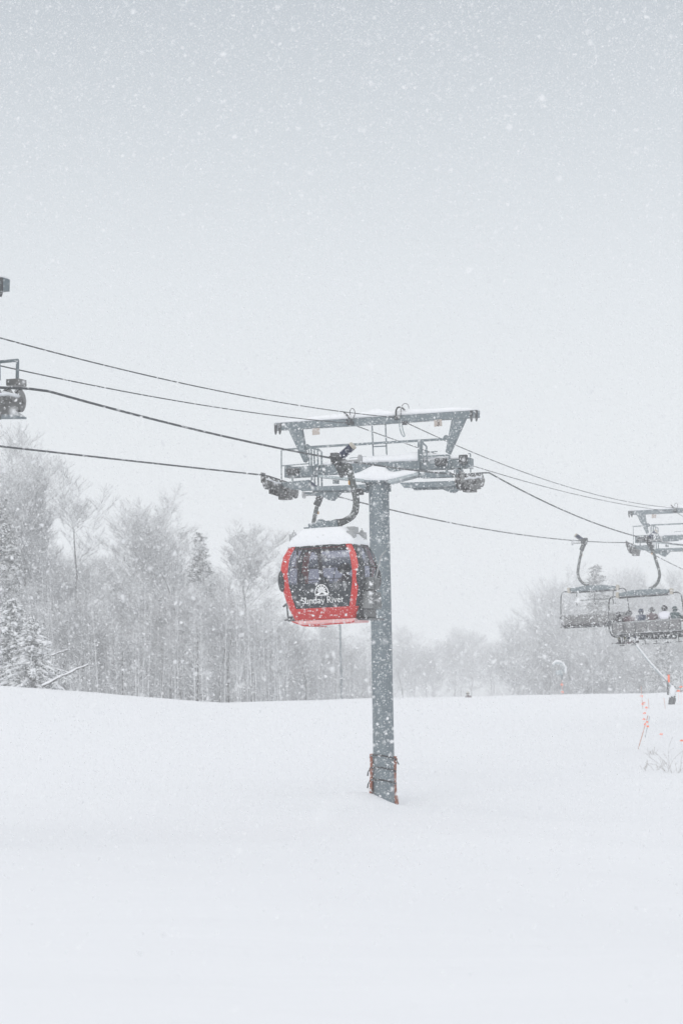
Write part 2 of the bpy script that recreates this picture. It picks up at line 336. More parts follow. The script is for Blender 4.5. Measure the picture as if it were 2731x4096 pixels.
# ------------------------------------------------------------------ lift tower
RZ = -TH
def blob_poly(top, bottom): return top + bottom[::-1]
def make_tower():
    root = empty('lift_tower', (TW.x,TW.y,0), RZ)
    def loc(v): v = Vector(v); d = v-TW; return (d.dot(U), d.dot(T), v.z)
    bt = loc(TB); tp = loc(TP); low = Vector(bt)+(Vector(bt)-Vector(tp)).normalized()*2.2
    mb = MB(); mb.tube([low, bt, Vector(bt).lerp(Vector(tp),.5), tp], [.325,.325,.32,.31], 40)
    po = mb.build('pole', M['steel'], root, 'auto')
    mb = MB()
    c = A(779,580); mb.box((c[0]-.42,-.42,c[2]-.06),(c[0]+.42,.42,c[2]+.06))
    for k in range(12):
        a = k*math.pi/6; mb.disc((c[0]+.37*math.cos(a),.37*math.sin(a),c[2]-.09),(0,0,1),.025,.07,8)
    for s in (-1,1): mb.bar((c[0]+s*.36,0,c[2]-.35),(c[0]+s*.36,0,c[2]-.05),.10,.03)
    mb.build('cap_plate', M['steel'], root, bevel=.01)
    # crossarm
    top = [A2(*p) for p in ((165,492),(400,478),(700,461),(1050,448),(1388,432))]; bot = [A2(*p) for p in ((165,560),(400,547),(700,532),(860,526),(1050,507),(1250,503),(1388,492))]
    MB().prism(top+bot[::-1], -.24, .24).build('crossarm', M['steel'], root, bevel=.012)
    bx = []
    for x in (200,330,520,1100,1240,1340):
        a = A(x,(492-.052*(x-165))+4,-.27); bx.append(((a[0]-.03,-.27,a[2]-.42),(a[0]+.03,-.243,a[2]+.02)))
    bx += [((A(160,0)[0],-.3,A(160,560)[2]),(A(185,0)[0],.3,A(160,488)[2]+.03)), ((A(1375,0)[0],-.3,A(1388,495)[2]),(A(1392,0)[0],.3,A(1388,425)[2]))]
    singles('stiffener', bx, M['steel'], root, .006)
    # braces under the crossarm
    mb = MB()
    a, b = A(395,550,-.2), A(700,580,-.2); mb.bar(a, b, .5, .085)
    a, b = A(860,590,-.2), A(1062,535,-.2); mb.bar(a, b, .5, .1)
    mb.build('brace', M['steel2'], root, bevel=.008)
    # gantry
    top = [A2(88,193), A2(770,150), A2(1457,104)]; bot = [A2(90,240), A2(770,200), A2(1457,152)]
    MB().prism(top+bot[::-1], -.13, .13).build('gantry_beam', M['steel'], root, bevel=.01)
    for q in (((178,231),(267,226),(305,440),(286,456)), ((1280,163),(1372,156),(1262,402),(1238,385))):
        MB().prism([A2(*p) for p in q], -.11, .11).build('gantry_leg', M['steel'], root, bevel=.01)
    mb = MB()
    a, b = A(300,353), A(1238,297); mb.bar(a, b, .07, .07); 
    for x,y in ((300,352),(1238,292)): p = A(x,y); mb.disc(p,(0,1,0),.10,.05,14)
    a, b = A(130,370), A(250,361); mb.bar(a,b,.05)
    mb.build('tie_rail', M['steel'], root)
    # hooks at the gantry ends
    for xs_ in ((100,128),(1415,1449)):
        for x in xs_:
            y0 = 195-.066*(x-88); p = A(x,y0+6); q = A(x+2,y0+74)
            mb = MB(); mb.prism([A2(x-9,y0+2),A2(x+9,y0+2),A2(x+9,y0+58),A2(x+4,y0+76),A2(x-3,y0+76),A2(x-8,y0+50)], -.17,-.133).build('cable_hook', M['dark'], root, bevel=.005)
    # ladder
    mb = MB()
    for a,b in (((738,196),(746,415)),((828,192),(837,411)),((743,349),(835,344)),((745,413),(837,409))): mb.bar(A(*a,.05),A(*b,.05),.035,.035)
    mb.build('ladder', M['steel'], root)
    # number plates
    for i,(x,y) in enumerate(((360,246),(1182,189))):
        p = A(x,y,-.16); mb = MB(); mb.prism([(p[0]-.125,p[2]-.11),(p[0]+.125,p[2]-.10),(p[0]+.125,p[2]+.11),(p[0]-.125,p[2]+.1)], -.165,-.15)
        pl = mb.build('number_plate', M['tan'], root, bevel=.004)
        if i == 1:
            mb = MB(); pts = []
            for s_ in (1,-1):
                c0 = Vector((p[0]-.005,-.172,p[2]+.0+s_*.037)); ang = [R(150-20*k) for k in range(13)] if s_>0 else [R(90-20*k) for k in range(13)]
                pts = [c0+Vector((math.cos(a)*.038,0,math.sin(a)*.038)) for a in ang]; mb.tube(pts,.011,5)
            mb.build('number', M['strap'], pl)
    # snow on the steel
    def snow_on(path, thick, y0, y1, name='snow_cap', jit=.25):
        mb = MB(); n = 40; ln = []
        for i in range(n+1):
            a = i/n*(len(path)-1); k = min(int(a),len(path)-2); f = a-k
            x = path[k][0]*(1-f)+path[k+1][0]*f; z = path[k][1]*(1-f)+path[k+1][1]*f
            th = thick[min(int(a),len(thick)-1)]*(1-f)+thick[min(k+1,len(thick)-1)]*f
            th *= (1+jit*mnoise.noise(Vector((x*1.3,thick[0],4)))); th *= min(1,(min(i,n-i)/3.)**.5) if i not in (0,n) else .25
            ln.append((x,z,th))
        rings = []
        for x,z,th in ln:
            rings.append([(x,y0-.02,z+.003),(x,y0-.03,z+th*.45),(x,y0+(y1-y0)*.18,z+th*.92),(x,(y0+y1)/2,z+th),(x,y1-(y1-y0)*.18,z+th*.92),(x,y1+.03,z+th*.45),(x,y1+.02,z+.003)])
        vs = [v for r in rings for v in r]; fs = []
        for i in range(n):
            for k in range(7): fs.append((i*7+k,i*7+(k+1)%7,(i+1)*7+(k+1)%7,(i+1)*7+k))
        fs += [tuple(range(7)), tuple(range(n*7+6,n*7-1,-1))]
        return MB().add(vs,fs).build(name, M['snowcap'], root, True)
    snow_on([A2(90,193),A2(330,178),A2(560,164),A2(700,154),A2(770,150),A2(860,144),A2(1150,125),A2(1450,105)], [.10,.13,.19,.20,.26,.17,.15,.16], -.13, .13)
    snow_on([A2(405,478),A2(560,470),A2(700,461),A2(1050,448),A2(1240,440)], [.10,.17,.22,.26,.2], -.24, .24)
    snow_on([A2(1245,439),A2(1385,432)], [.16,.1], -.24, .24)
    # drift on the cap plate, in front of the crossarm
    prof = [(405,551,549),(480,540,560),(560,531,568),(640,530,577),(700,493,579),(740,473,580),(785,464,580),(825,476,580),(850,508,578),(880,519,572),(950,504,556),(1010,499,543),(1056,499,530)]
    mb = MB(); rings = []
    for x,a,b in prof:
        u0,z0 = A2(x,a,-.26); _,z1 = A2(x,b,-.3); zm = (z0+z1)/2
        rings.append([(u0,-.245,z1),(u0,-.245,z0+.01),(u0,-.33,z0-.02),(u0,-.42,zm+.05),(u0,-.46,z1+.03),(u0,-.42,z1-.005)])
    n = len(rings[0]); vs = [v for r in rings for v in r]; fs = [(i*n+k,i*n+(k+1)%n,(i+1)*n+(k+1)%n,(i+1)*n+k) for i in range(len(rings)-1) for k in range(n)]+[tuple(range(n)),tuple(range(len(vs)-1,len(vs)-n-1,-1))]
    mb.add(vs,fs).build('snow_drift', M['snowcap'], root, True, subsurf=1)
    # sheave trains
    for s_, z in ((-1,zL),(1,zR)):
        u = 3.05*s_
        tr = MB()
        zz = lambda t: z[0]+(z[1]-z[0])*(t+1.7)/3.4
        wr = .21; st_ = .43; t0_ = -1.75; ts = [t0_+st_*k for k in range(7)]; P_ = lambda k: t0_+st_*k
        for a,b in ((0,1),(2,3),(4,5),(5,6)):
            for o_ in (-.075,.075): tr.bar((u+o_,P_(a)-.05,zz(P_(a))-wr-.01),(u+o_,P_(b)+.05,zz(P_(b))-wr-.01),.025,.10)
        for a,b in ((.5,2.5),(3.5,5.5)):
            for o_ in (-.11,.11): tr.bar((u+o_,P_(a),zz(P_(a))-wr-.10),(u+o_,P_(b),zz(P_(b))-wr-.10),.025,.13)
        for o_ in (-.145,.145): tr.bar((u+o_,P_(1.5),zz(P_(1.5))-wr-.19),(u+o_,P_(4.5),zz(P_(4.5))-wr-.19),.03,.15)
        tr.box((u-.24 if s_>0 else u-.1,-.45,zz(0)-wr-.36),(u+.1 if s_>0 else u+.24,-.05,zz(0)-wr-.12))
        tro = tr.build('sheave_train', M['train'], root, bevel=.006)
        for t in ts:
            w_ = MB(); c = (u,t,zz(t)-wr); w_.disc(c,(1,0,0),wr,.05,28)
            for q in (-.032,.032): w_.tube([(u+q-.01,t,c[2]),(u+q+.01,t,c[2])],[wr*.9,wr*.9],24)
            w_.disc(c,(1,0,0),.05,.2,12); w_.m = [0]*30+[1]*(len(w_.f)-30)
            w_.build('sheave', [M['rubber'],M['wheel']], tro, 'auto')
        mb = MB(); mb.tube([(u,P_(k),zz(P_(k))-wr*.55+.02*math.sin(k*3)) for k in np.arange(-.2,6.3,.5)],.055,8); mb.build('snow', M['snowcap'], tro, True)
        singles('rope_catcher', [((u+s_*.10,-1.85,zz(-1.7)-.22),(u+s_*.13,-1.5,zz(-1.7)+.10)) if s_>0 else ((u-.13,-1.85,zz(-1.7)-.22),(u-.10,-1.5,zz(-1.7)+.10))], M['wheel'], tro, .01)
    # plates that carry the trains, walkways and their brackets
    mb = MB()
    mb.prism([A2(130,592,-.4),A2(322,574,-.4),A2(322,640,-.4),A2(262,640,-.4),A2(215,640,-.4),A2(150,620,-.4)], -.55,-.3)
    mb.build('train_mount', M['steel'], root, bevel=.012); mb = MB()
    mb.prism([A2(1068,526,-.4),A2(1262,516,-.4),A2(1288,556,-.4),A2(1180,560,-.4),A2(1075,562,-.4)], -.55,-.3)
    mb.build('train_mount', M['steel'], root, bevel=.012); mb = MB()
    mb.prism([A2(1292,500,-.2),A2(1330,500,-.2),A2(1320,560,-.2),A2(1300,560,-.2)], -.3,.2)
    mb.build('train_mount', M['steel'], root, bevel=.012)
    for q, br in ((((260,622),(690,602),(696,638),(262,648)), ((285,655),(512,652),(460,708),(440,708),(395,680),(290,668))), (((925,592),(1398,574),(1404,612),(955,627)), ((1190,618),(1320,612),(1320,618),(1276,658),(1258,656),(1192,628)))):
        p = [A2(x,y,-.6) for x,y in q]
        wk = MB(); wk.prism(p, -.62,-.56); wk.prism([(x,z) for x,z in p], .42,.48)
        x0, x1 = p[0][0]+.06, p[1][0]-.06
        n = 22
        for i in range(n):
            a = i/n; xa = x0+(x1-x0)*a; za = p[3][1]*(1-a)+p[2][1]*a+.06
            wk.box((xa,-.556,za),(xa+(x1-x0)/n*.55,.416,za+.03))
        w_ = wk.build('walkway', M['steel'], root, bevel=.006)
        bb = MB(); bb.prism([A2(x,y,-.5) for x,y in br], -.5,-.1); bb.build('bracket', M['steel'], w_, bevel=.01)
    # railings
    def rail(lst, t, w_=.035, name='railing'):
        mb = MB()
        for a,b in lst: mb.bar(A(*a,t),A(*b,t),w_,w_)
        return mb.build(name, M['steel'], root)
    rail([((127,374),(128,592)),((130,478),(312,463)),((312,360),(316,480))], -.3, .03)
    rail([((328,362),(330,480)),((348,356),(352,600)),((372,362),(376,640)),((398,385),(400,640)),((348,356),(372,372)),((328,362),(348,356)),((372,362),(398,385)),((352,470),(374,470)),((376,520),(400,522))], -.35, .045, 'access_ladder')
    rail([((1050,312),(1054,560)),((1074,312),(1076,450)),((1085,330),(1104,345)),((1104,345),(1106,440)),((1074,312),(1085,330)),((1064,312),(1064,450)),((1076,416),(1258,405)),((1258,400),(1258,500))], -.35, .045, 'access_ladder')
    rail([((945,404),(1178,380)),((1090,372),(1104,395))], -.1, .03, 'lever_bar')
    rail([((1400,395),(1403,612)),((1385,396),(1400,396))], -.3, .03)
    rail([((585,428),(698,417))], -.1, .04, 'lever_bar')
    mb = MB()
    for a,b,r in (((480,573),(482,600),.03),((508,575),(508,600),.03),((492,574),(494,600),.02)): mb.bar(A(*a,-.3),A(*b,-.3),r*2)
    mb.build('hanger_rod', M['steel'], root)
    # electrical boxes
    p = A(1230,450,-.3); q = A(1360,430,-.3); r3 = A(210,512,-.3)
    singles('junction_box', [((p[0]-.30,-.40,p[2]-.11),(p[0]+.05,-.26,p[2]+.11)),((q[0]-.15,-.42,q[2]-.16),(q[0]+.10,-.26,q[2]+.12)),((r3[0]-.22,-.40,r3[2]-.11),(r3[0]+.18,-.26,r3[2]+.08))], M['dark'], root, .02)
    # loose cable loops on the gantry
    for lp in ([(545,112),(572,140),(598,178),(590,198),(568,190),(570,165)], [(588,135),(590,105),(604,90),(618,102),(622,125),(610,160),(598,180)], [(958,102),(935,84),(912,84),(900,105),(900,140),(912,155)], [(932,100),(945,66),(965,57),(982,70),(985,92)], [(932,86),(930,150)]):
        r_ = .026 if lp[0] in ((545,112),(958,102)) else .011
        mb = MB(); mb.tube(spl([A(x,y,-.2) for x,y in lp]), r_, 6); mb.build('cable_loop', M['rubber'], root, True)
    for x,y in ((600,190),(905,152)):
        p = A(x,y,-.16); MB().box((p[0]-.07,-.22,p[2]-.06),(p[0]+.07,-.133,p[2]+.05)).build('cable_clamp', M['dark'], root, bevel=.01)
    mb = MB(); mb.tube(spl([A(x,y,-.18) for x,y in ((922,186),(925,225),(936,262),(950,280),(957,272),(948,245),(940,205),(948,190))]), .02, 6); mb.build('sling', M['steel2'], root, True)
    p = A(962,192,-.16); MB().box((p[0]-.08,-.24,p[2]-.05),(p[0]+.07,-.15,p[2]+.07)).build('sling_clip', M['dark'], root, bevel=.01)
    return root, po, bt, tp
tower, pole, bt, tp = make_tower()
# further towers: copies, before the near tower gets its foot guards
tow2 = copy_tree(tower); tow2.location = TW+T*T2+Vector((0,0,DZ2))
tow0 = copy_tree(tower); tow0.location = TW+T*T0+Vector((0,0,DZ0))
def n0(px, py, t=0):
    d = ray(px,py); p0 = Vector((TW.x,TW.y,0))+T*(T0+t); k = (p0-Vector((0,0,EYE))).dot(T)/d.dot(T); p = Vector((0,0,EYE))+d*k; q = p-tow0.location; return Vector((q.dot(U),t,q.z))
mb = MB(); mb.bar(n0(-160,1462,.9),n0(74,1441,.9),.05); mb.bar(n0(72,1441,.9),n0(70,1540,.9),.045); mb.build('railing', M['steel'], tow0)
mb = MB(); mb.box(n0(46,1548,1.0)-Vector((0,.2,0)),n0(98,1518,1.0)+Vector((0,.1,0))); mb.build('rope_catcher', M['wheel'], tow0, bevel=.01)
mb = MB(); p_ = [n0(-200,1600,.6),n0(10,1622,.6),n0(68,1662,.6),n0(66,1668,.6),n0(-200,1668,.6)]; mb.prism([(p.x,p.z) for p in p_], .2,1.0); mb.build('walkway', M['steel'], tow0, bevel=.01)
G1 = 'lift towers along the line'
tag(tower, 'grey steel lift tower behind the red cabin, boards strapped round its foot', 'lift tower', G1)
tag(tow2, 'hazy smaller lift tower behind the chair full of skiers', 'lift tower', G1)
tag(tow0, 'nearest lift tower, only its sheaves, rail and hook showing at the frame edge', 'lift tower', G1)
# boards and straps at the foot
ax = (Vector(tp)-Vector(bt)).normalized()
def foot(px, py): p = at_depth(px,py,D1); d = p-TW; return (d.dot(U), d.dot(T), p.z)
for pts, r in (([(1487,3015),(1488,3060),(1487,3130),(1484,3185)], .04), ([(1580,3025),(1575,3060),(1574,3120),(1576,3160),(1584,3218)], .055)):
    mb = MB(); P = [Vector(foot(*p)) for p in pts]
    for i in range(len(P)-1): mb.bar(P[i],P[i+1]-Vector((0,0,.002)), r*2, .2)
    mb.build('guard_board', M['wood'], tower, bevel=.01)
for a0 in (50,80,115,140,-40,-70):
    pass
for k,(y,tail) in enumerate(((3030,1),(3078,0),(3127,0))):
    c = Vector(foot(1530,y)); pts = []
    for i in range(41):
        a = 2*math.pi*i/40; rr = .345+.06*abs(math.cos(a))**6
        pts.append(c+Vector((rr*math.cos(a), rr*math.sin(a), .10*math.sin(-a)*1.0-.03*math.cos(a)-.02)))
    mb = MB(); mb.tube(pts,.022,6)
    mb.tube([pts[0],pts[0]+Vector((.06,-.05,-.05)),pts[0]+Vector((.13,-.08,-.16))] if tail else [pts[20],pts[20]+Vector((-.05,-.05,-.08)),pts[20]+Vector((-.06,-.08,-.2))],.02,6)
    mb.build('strap', M['strap'], tower, True)

# ------------------------------------------------------------------ ropes
def wline(u, pts): return [TW+U*u+T*t+Vector((0,0,z)) for t,z in pts]
def rope_obj(name, side, label):
    ts = list(np.arange(T0-14, T2+42, .8)); u = 3.05*side
    return tag(MB().tube(wline(u,[(t,rope_z(side,t)+.012) for t in ts]), .024, 8).build(name, M['rope'], None, True), label, 'steel rope')
rope_obj('haul_rope', 1, 'thick steel rope that carries the red cabin and the chair full of skiers')
rope_obj('haul_rope', -1, 'thick steel rope on the far side of the towers that carries the empty chair')
def comm(u, p01, att, p12, label):
    a = A(*att,-.2); a2 = (T2-.2, a[2]+DZ2); f1 = fitq([rl(x,y,u) for x,y in p01]+[(-.2,a[2])],[1]*len(p01)+[4])
    f2 = fitq([(-.2,a[2])]+[rl(x,y,u) for x,y in p12]+[a2],[4]+[1]*len(p12)+[4])
    pts = [(t,float(np.polyval(f1,t))) for t in np.arange(T0-8,-.2,.8)]+[(t,float(np.polyval(f2,t))) for t in np.arange(-.2,T2,.8)]+[(T2+q,a2[1]-.05*q+.0008*q*q) for q in np.arange(0,40,1.)]
    return tag(MB().tube(wline(u,pts), .015, 6).build('signal_cable', M['rope'], None, True), label, 'cable')
comm(A(905,152)[0], [(0,1355),(250,1417),(523,1482),(800,1545),(1050,1602),(1370,1648),(1489,1662)], (905,150), [(1756,1749),(1821,1779),(1980,1841),(2351,1977),(2612,2020)], 'topmost thin cable, clamped beside the looped wires on the gantry')
comm(A(600,190)[0], [(0,1463),(300,1527),(610,1585),(1050,1660),(1258,1675)], (600,190), [(1587,1764),(1673,1793),(1933,1886),(2264,1959),(2525,2026)], 'second thin cable from the top, just above the tower number plates')

# ------------------------------------------------------------------ grip shared by cabin and chairs
def make_grip(root):
    g = MB(); g.box((-.10,-.28,-.13),(.10,.28,.10)); g.box((-.16,-.14,-.02),(.02,.12,.17)); g.bar((-.02,0,-.05),(.16,0,-.42),.14,.2); g.tube([(0,-.28,0),(0,-.36,.0),(0,-.62,.02)],[.06,.06,.03],10)
    go = g.build('grip', M['dark'], root, bevel=.015)
    d = Vector((.62,0,.5)).normalized(); a = Vector((.06,0,.06)); mb = MB(); n = 60
    mb.tube([a, a+d*.42], .055, 10)
    e1 = d.cross(Vector((0,1,0))).normalized(); e2 = Vector((0,1,0))
    mb.tube([a+d*(.03+.36*i/n)+(e1*math.cos(i*.9)+e2*math.sin(i*.9))*.09 for i in range(n+1)], .02, 6)
    mb.build('spring', M['blue'], go, True)
    MB().disc(a+d*.43,d,.105,.07,16).build('spring_cap', M['cream'], go, 'auto', bevel=.01)
    mb = MB(); mb.tube([(.1,-.05,-.06),(.55,-.05,-.05)],.03,8); mb.disc((.6,-.05,-.03),(1,0,0),.12,.06,18); mb.build('guide_roller', M['grey'], go, 'auto')
    return go

# ------------------------------------------------------------------ people
def make_person(jacket, trousers, helmet, pose='sit', name='person', turn=0, skis=True, size=1.0, arm=0):
    me = bpy.data.meshes.new('skeleton'); sx = 1
    if pose == 'sit':
        J = {'pel':((0,0,.12),.15),'bel':((0,-.01,.28),.15),'che':((0,-.02,.46),.165),'nek':((0,-.01,.60),.062),'hd0':((0,.02,.68),.085),'hd1':((0,.02,.80),.07)}
        L_ = []
        for s in (-1,1):
            n = 'L' if s<0 else 'R'
            J.update({n+'sh':((s*.19,-.02,.52),.085),n+'el':((s*.26,.10+arm*.08,.30),.06),n+'wr':((s*.17,.32,.28+arm*.12),.045),n+'ha':((s*.14,.40,.27+arm*.12),.05),
              n+'hp':((s*.10,.03,.09),.105),n+'kn':((s*.13,.44,.07),.075),n+'an':((s*.13,.50,-.34),.065),n+'to':((s*.13,.66,-.40),.06)})
    else:
        J = {'pel':((0,0,.95),.15),'bel':((0,.02,1.12),.15),'che':((0,.06,1.32),.165),'nek':((0,.09,1.47),.062),'hd0':((0,.12,1.55),.085),'hd1':((0,.12,1.67),.07)}
        for s in (-1,1):
            n = 'L' if s<0 else 'R'
            J.update({n+'sh':((s*.19,.06,1.38),.085),n+'el':((s*.3,.1,1.15),.06),n+'wr':((s*.26,.32,1.08),.045),n+'ha':((s*.25,.40,1.06),.05),
              n+'hp':((s*.10,0,.9),.105),n+'kn':((s*.14,.1,.5),.075),n+'an':((s*.14,-.02,.1),.065),n+'to':((s*.14,.16,.05),.06)})
    E = [('pel','bel'),('bel','che'),('che','nek'),('nek','hd0'),('hd0','hd1')]
    for n in 'LR': E += [('che',n+'sh'),(n+'sh',n+'el'),(n+'el',n+'wr'),(n+'wr',n+'ha'),('pel',n+'hp'),(n+'hp',n+'kn'),(n+'kn',n+'an'),(n+'an',n+'to')]
    K = list(J); me.from_pydata([J[k][0] for k in K], [(K.index(a),K.index(b)) for a,b in E], [])
    t = bpy.data.objects.new('tmp', me); C.objects.link(t)
    md = t.modifiers.new('s','SKIN'); 
    for i,k in enumerate(K):
        r = J[k][1]; me.skin_vertices[0].data[i].radius = (r,r*(.8 if k in('che','bel','pel') else 1)); me.skin_vertices[0].data[i].use_root = (k=='pel')
    t.modifiers.new('b','SUBSURF').levels = 2
    dg = bpy.context.evaluated_depsgraph_get(); nm = bpy.data.meshes.new_from_object(t.evaluated_get(dg)); bpy.data.objects.remove(t)
    nm.name = name
    for q in (jacket, trousers, M['skin'], M['strap']): nm.materials.append(q)
    hz = J['nek'][0][2]+.02; pz = J['pel'][0][2]+.02
    for p in nm.polygons:
        c = p.center
        if pose == 'sit': low = (c.z < .16 and not (abs(c.x)>.2 and c.z>.2)) 
        else: low = c.z < pz-.02
        p.material_index = 2 if c.z > hz+.03 else (1 if low else 0)
        if c.y > .34 and c.z > .2 and pose=='sit': p.material_index = 3
        if (pose=='sit' and c.z < -.3) or (pose!='sit' and c.z < .16): p.material_index = 3
        p.use_smooth = True
    o = bpy.data.objects.new(name, nm); C.objects.link(o)
    h = J['hd0'][0]; hc = Vector((h[0],h[1]-.01,h[2]+.07))
    hm = MB(); hm.ball(hc,(.125,.145,.13),16,10); hm.build('helmet', helmet, o, True)
    gm = MB(); gm.tube([hc+Vector((math.cos(a)*.132,math.sin(a)*.15,-.01)) for a in [2*math.pi*i/20 for i in range(21)]],.018,6); gm.box(hc+Vector((-.08,.11,-.05)), hc+Vector((.08,.16,.03))); gm.build('goggles', M['strap'], o, True)
    nb = MB(); nb.ball(hc+Vector((0,.125,-.07)),(.02,.03,.03),8,6); nb.build('nose', M['skin'], o, True)
    if skis:
        for s in (-1,1):
            y0 = .1 if pose=='sit' else -.6; z0 = -.475 if pose=='sit' else .0
            mb = MB(); P = [(s*.13, y0-.55,z0),(s*.13,y0+.9,z0),(s*.13,y0+1.1,z0+.04),(s*.13,y0+1.2,z0+.12)]
            for i in range(3): mb.bar(P[i],P[i+1],.09,.02)
            mb.box((s*.13-.045,y0+.1,z0+.008),(s*.13+.045,y0+.6,z0+.06)); mb.build('ski', random.choice((M['strap'],M['strap'],M['jk'],M['mr'],M['tj'])), o)
    return o

# ------------------------------------------------------------------ cabin
RC = .12
zk  = [0,.15,.30,.55,.90,1.12,1.35,1.60,1.84,1.98,2.10,2.2]
hwk = [.80,.86,.92,.99,1.065,1.085,1.065,1.005,.87,.73,.55,.32]
hlk = [.56,.60,.64,.69,.735,.75,.735,.70,.62,.54,.42,.25]
def hw(z): return float(np.interp(z,zk,hwk))
def hl(z): return float(np.interp(z,zk,hlk))
def ring(z, nf, nc, off=0):
    w_, l_ = hw(z)+off, hl(z)+off; r = min(RC,w_*.6,l_*.6); pts = []
    nfx = nf
    for (cx_,cy_,a0,ex,ey) in ((-1,-1,180,1,0),(1,-1,270,0,1),(1,1,0,-1,0),(-1,1,90,0,-1)):
        # corner arc then straight side
        for i in range(nc): a = R(a0+90*i/nc); pts.append((cx_*(w_-r)+r*math.cos(a), cy_*(l_-r)+r*math.sin(a)))
        sx0, sy0 = cx_*(w_-r)+r*math.cos(R(a0+90)), cy_*(l_-r)+r*math.sin(R(a0+90))
        ln = 2*(w_-r) if ex else 2*(l_-r)
        for i in range(nfx): q = ln*i/nfx; pts.append((sx0+ex*q, sy0+ey*q))
    return pts
def make_cabin():
    root = empty('gondola_cabin', (0,0,0), RZ)
    ZO = 0
    zs = sorted(set([0,.07,.15,.22,.29,.33,.42,.55,.7,.80,.90,.96,1.05,1.12,1.25,1.4,1.5,1.6,1.72,1.80,1.84,1.92,1.98,2.04,2.10,2.15,2.2]))
    nf, nc = 17, 6; rings = [ring(z,nf,nc) for z in zs]; n = len(rings[0]); per = nf+nc
    parts = {k: MB() for k in ('body','front_window','lower_panel.0','lower_panel.2','upper_panel.0','upper_panel.2','rear_window','side_window.1','side_window.3','door','roof','base')}
    def part_of(j, z):
        side = (j//per)%4; q = j%per; zc = z
        if zc > 1.86: return 'roof'
        if q < nc: # corner
            return 'body' if (side in (0,2)) == (q >= nc//2-1) or zc < .3 else 'door'
        k = q-nc  # 0..nf-1 across the side; side 0 = near end (towards -t), 1 = right, 2 = far, 3 = left
        if side in (0,2):
            if k in (0,nf-1): return 'body'
            if zc < .29: return 'body'
            if zc < .91: return 'lower_panel.%d' % side
            if zc < 1.80: return 'front_window' if side==0 else 'rear_window'
            return 'upper_panel.%d' % side
        else:
            if k in (0,nf-1) : return 'door' if side in (1,3) else 'body'
            if zc < .85: return 'door'
            if k == 8 : return 'door'
            if zc < 1.78: return 'side_window.%d' % side
            return 'door'
    for i in range(len(zs)-1):
        for j in range(n):
            a, b = rings[i][j], rings[i][(j+1)%n]; c, d = rings[i+1][(j+1)%n], rings[i+1][j]
            zc = (zs[i]+zs[i+1])/2; p = parts[part_of(j,zc)]
            p.add([(a[0],a[1],zs[i]),(b[0],b[1],zs[i]),(c[0],c[1],zs[i+1]),(d[0],d[1],zs[i+1])],[(0,1,2,3)])
    t = rings[-1]; parts['roof'].add([(x,y,zs[-1]) for x,y in t],[tuple(range(n))])
    t = rings[0]; parts['base'].add([(x,y,0.0) for x,y in t],[tuple(range(n))[::-1]])
    parts['base'].add([(x*.97,y*.97,0.03) for x,y in t],[tuple(range(n))])
    mats = {'body':'red','front_window':'glass','lower_panel':'panel','upper_panel':'panel','rear_window':'glass','side_window':'glass','door':'black','roof':'red','base':'black'}
    objs = {}
    for k, p in parts.items():
        p.noflip = True
        o = p.build(k.split('.')[0], M[mats[k.split('.')[0]]], root, False)
        bm = bmesh.new(); bm.from_mesh(o.data); bmesh.ops.remove_doubles(bm, verts=bm.verts, dist=1e-5); bm.to_mesh(o.data); bm.free()
        o.data.polygons.foreach_set('use_smooth',[True]*len(o.data.polygons)); objs[k] = o
    # inner wall so the shell has thickness
    # louvres on the red lower panel
    mb = MB()
    for z in (.07,.12,.17,.22):
        mb.bar((-hw(z)+RC+.02,-hl(z)-.004,z),(hw(z)-RC-.02,-hl(z)-.004,z),.012,.014)
    mb.build('louvre', M['red'], objs['body'])
    mb = MB(); z = 1.83; mb.bar((-hw(z)+.22,-hl(z)-.004,z),(hw(z)-.22,-hl(z)-.004,z),.03,.05,up=(0,0,1)); mb.build('window_trim', M['black'], objs['front_window'])
    mb = MB(); z = .92; mb.bar((-hw(z)+.25,-hl(z)-.002,z),(hw(z)-.25,-hl(z)-.002,z),.012,.012,up=(0,0,1)); mb.build('window_seal', M['strap'], objs['front_window'])
    # corner bumpers
    for s in (-1,1):
        for e_ in (-1,1):
            mb = MB(); mb.ball((s*(hw(1.0)-.045), e_*(hl(1.0)-.06), 1.0),(.10,.12,.27),16,12); mb.build('corner_bumper', M['black'], root, True)
    # snow on roof
    mb = MB(); lv = [(1.80,.03),(1.84,.05),(1.92,.08),(1.99,.11),(2.06,.15),(2.14,.2),(2.2,.3)]
    lo = [ring(z,nf,nc,o) for z,o in ((1.82,.012),(1.86,.045),(1.93,.07),(2.0,.09),(2.07,.11),(2.14,.14),(2.2,.22))]; zl_ = [1.84,1.88,1.97,2.06,2.14,2.22,2.29]
    vs = []; fs = []
    for i,r_ in enumerate(lo):
        for j,(x,y) in enumerate(r_):
            dz = -.05*max(0,mnoise.noise(Vector((x*3,y*3,1)))) if i == 0 else .015*mnoise.noise(Vector((x*4,y*4,i)))
            vs.append((x,y,zl_[i]+dz))
    for i in range(len(lo)-1):
        for j in range(n): fs.append((i*n+j,i*n+(j+1)%n,(i+1)*n+(j+1)%n,(i+1)*n+j))
    c = len(vs); vs.append((0,0,2.33)); fs += [((len(lo)-1)*n+j,(len(lo)-1)*n+(j+1)%n,c) for j in range(n)]
    c = len(vs)
    mb.add(vs,fs).build('roof_snow', M['snowcap'], root, True)
    # bottom tray, snow crusted
    mb = MB(); mb.prism([(-.62,-.10),(.78,-.10),(.84,-.01),(-.82,-.01)], -.62,.6); mb.build('under_tray', mat('frosted_red',(.75,.42,.42),.6,0,.2,5), root, bevel=.02)
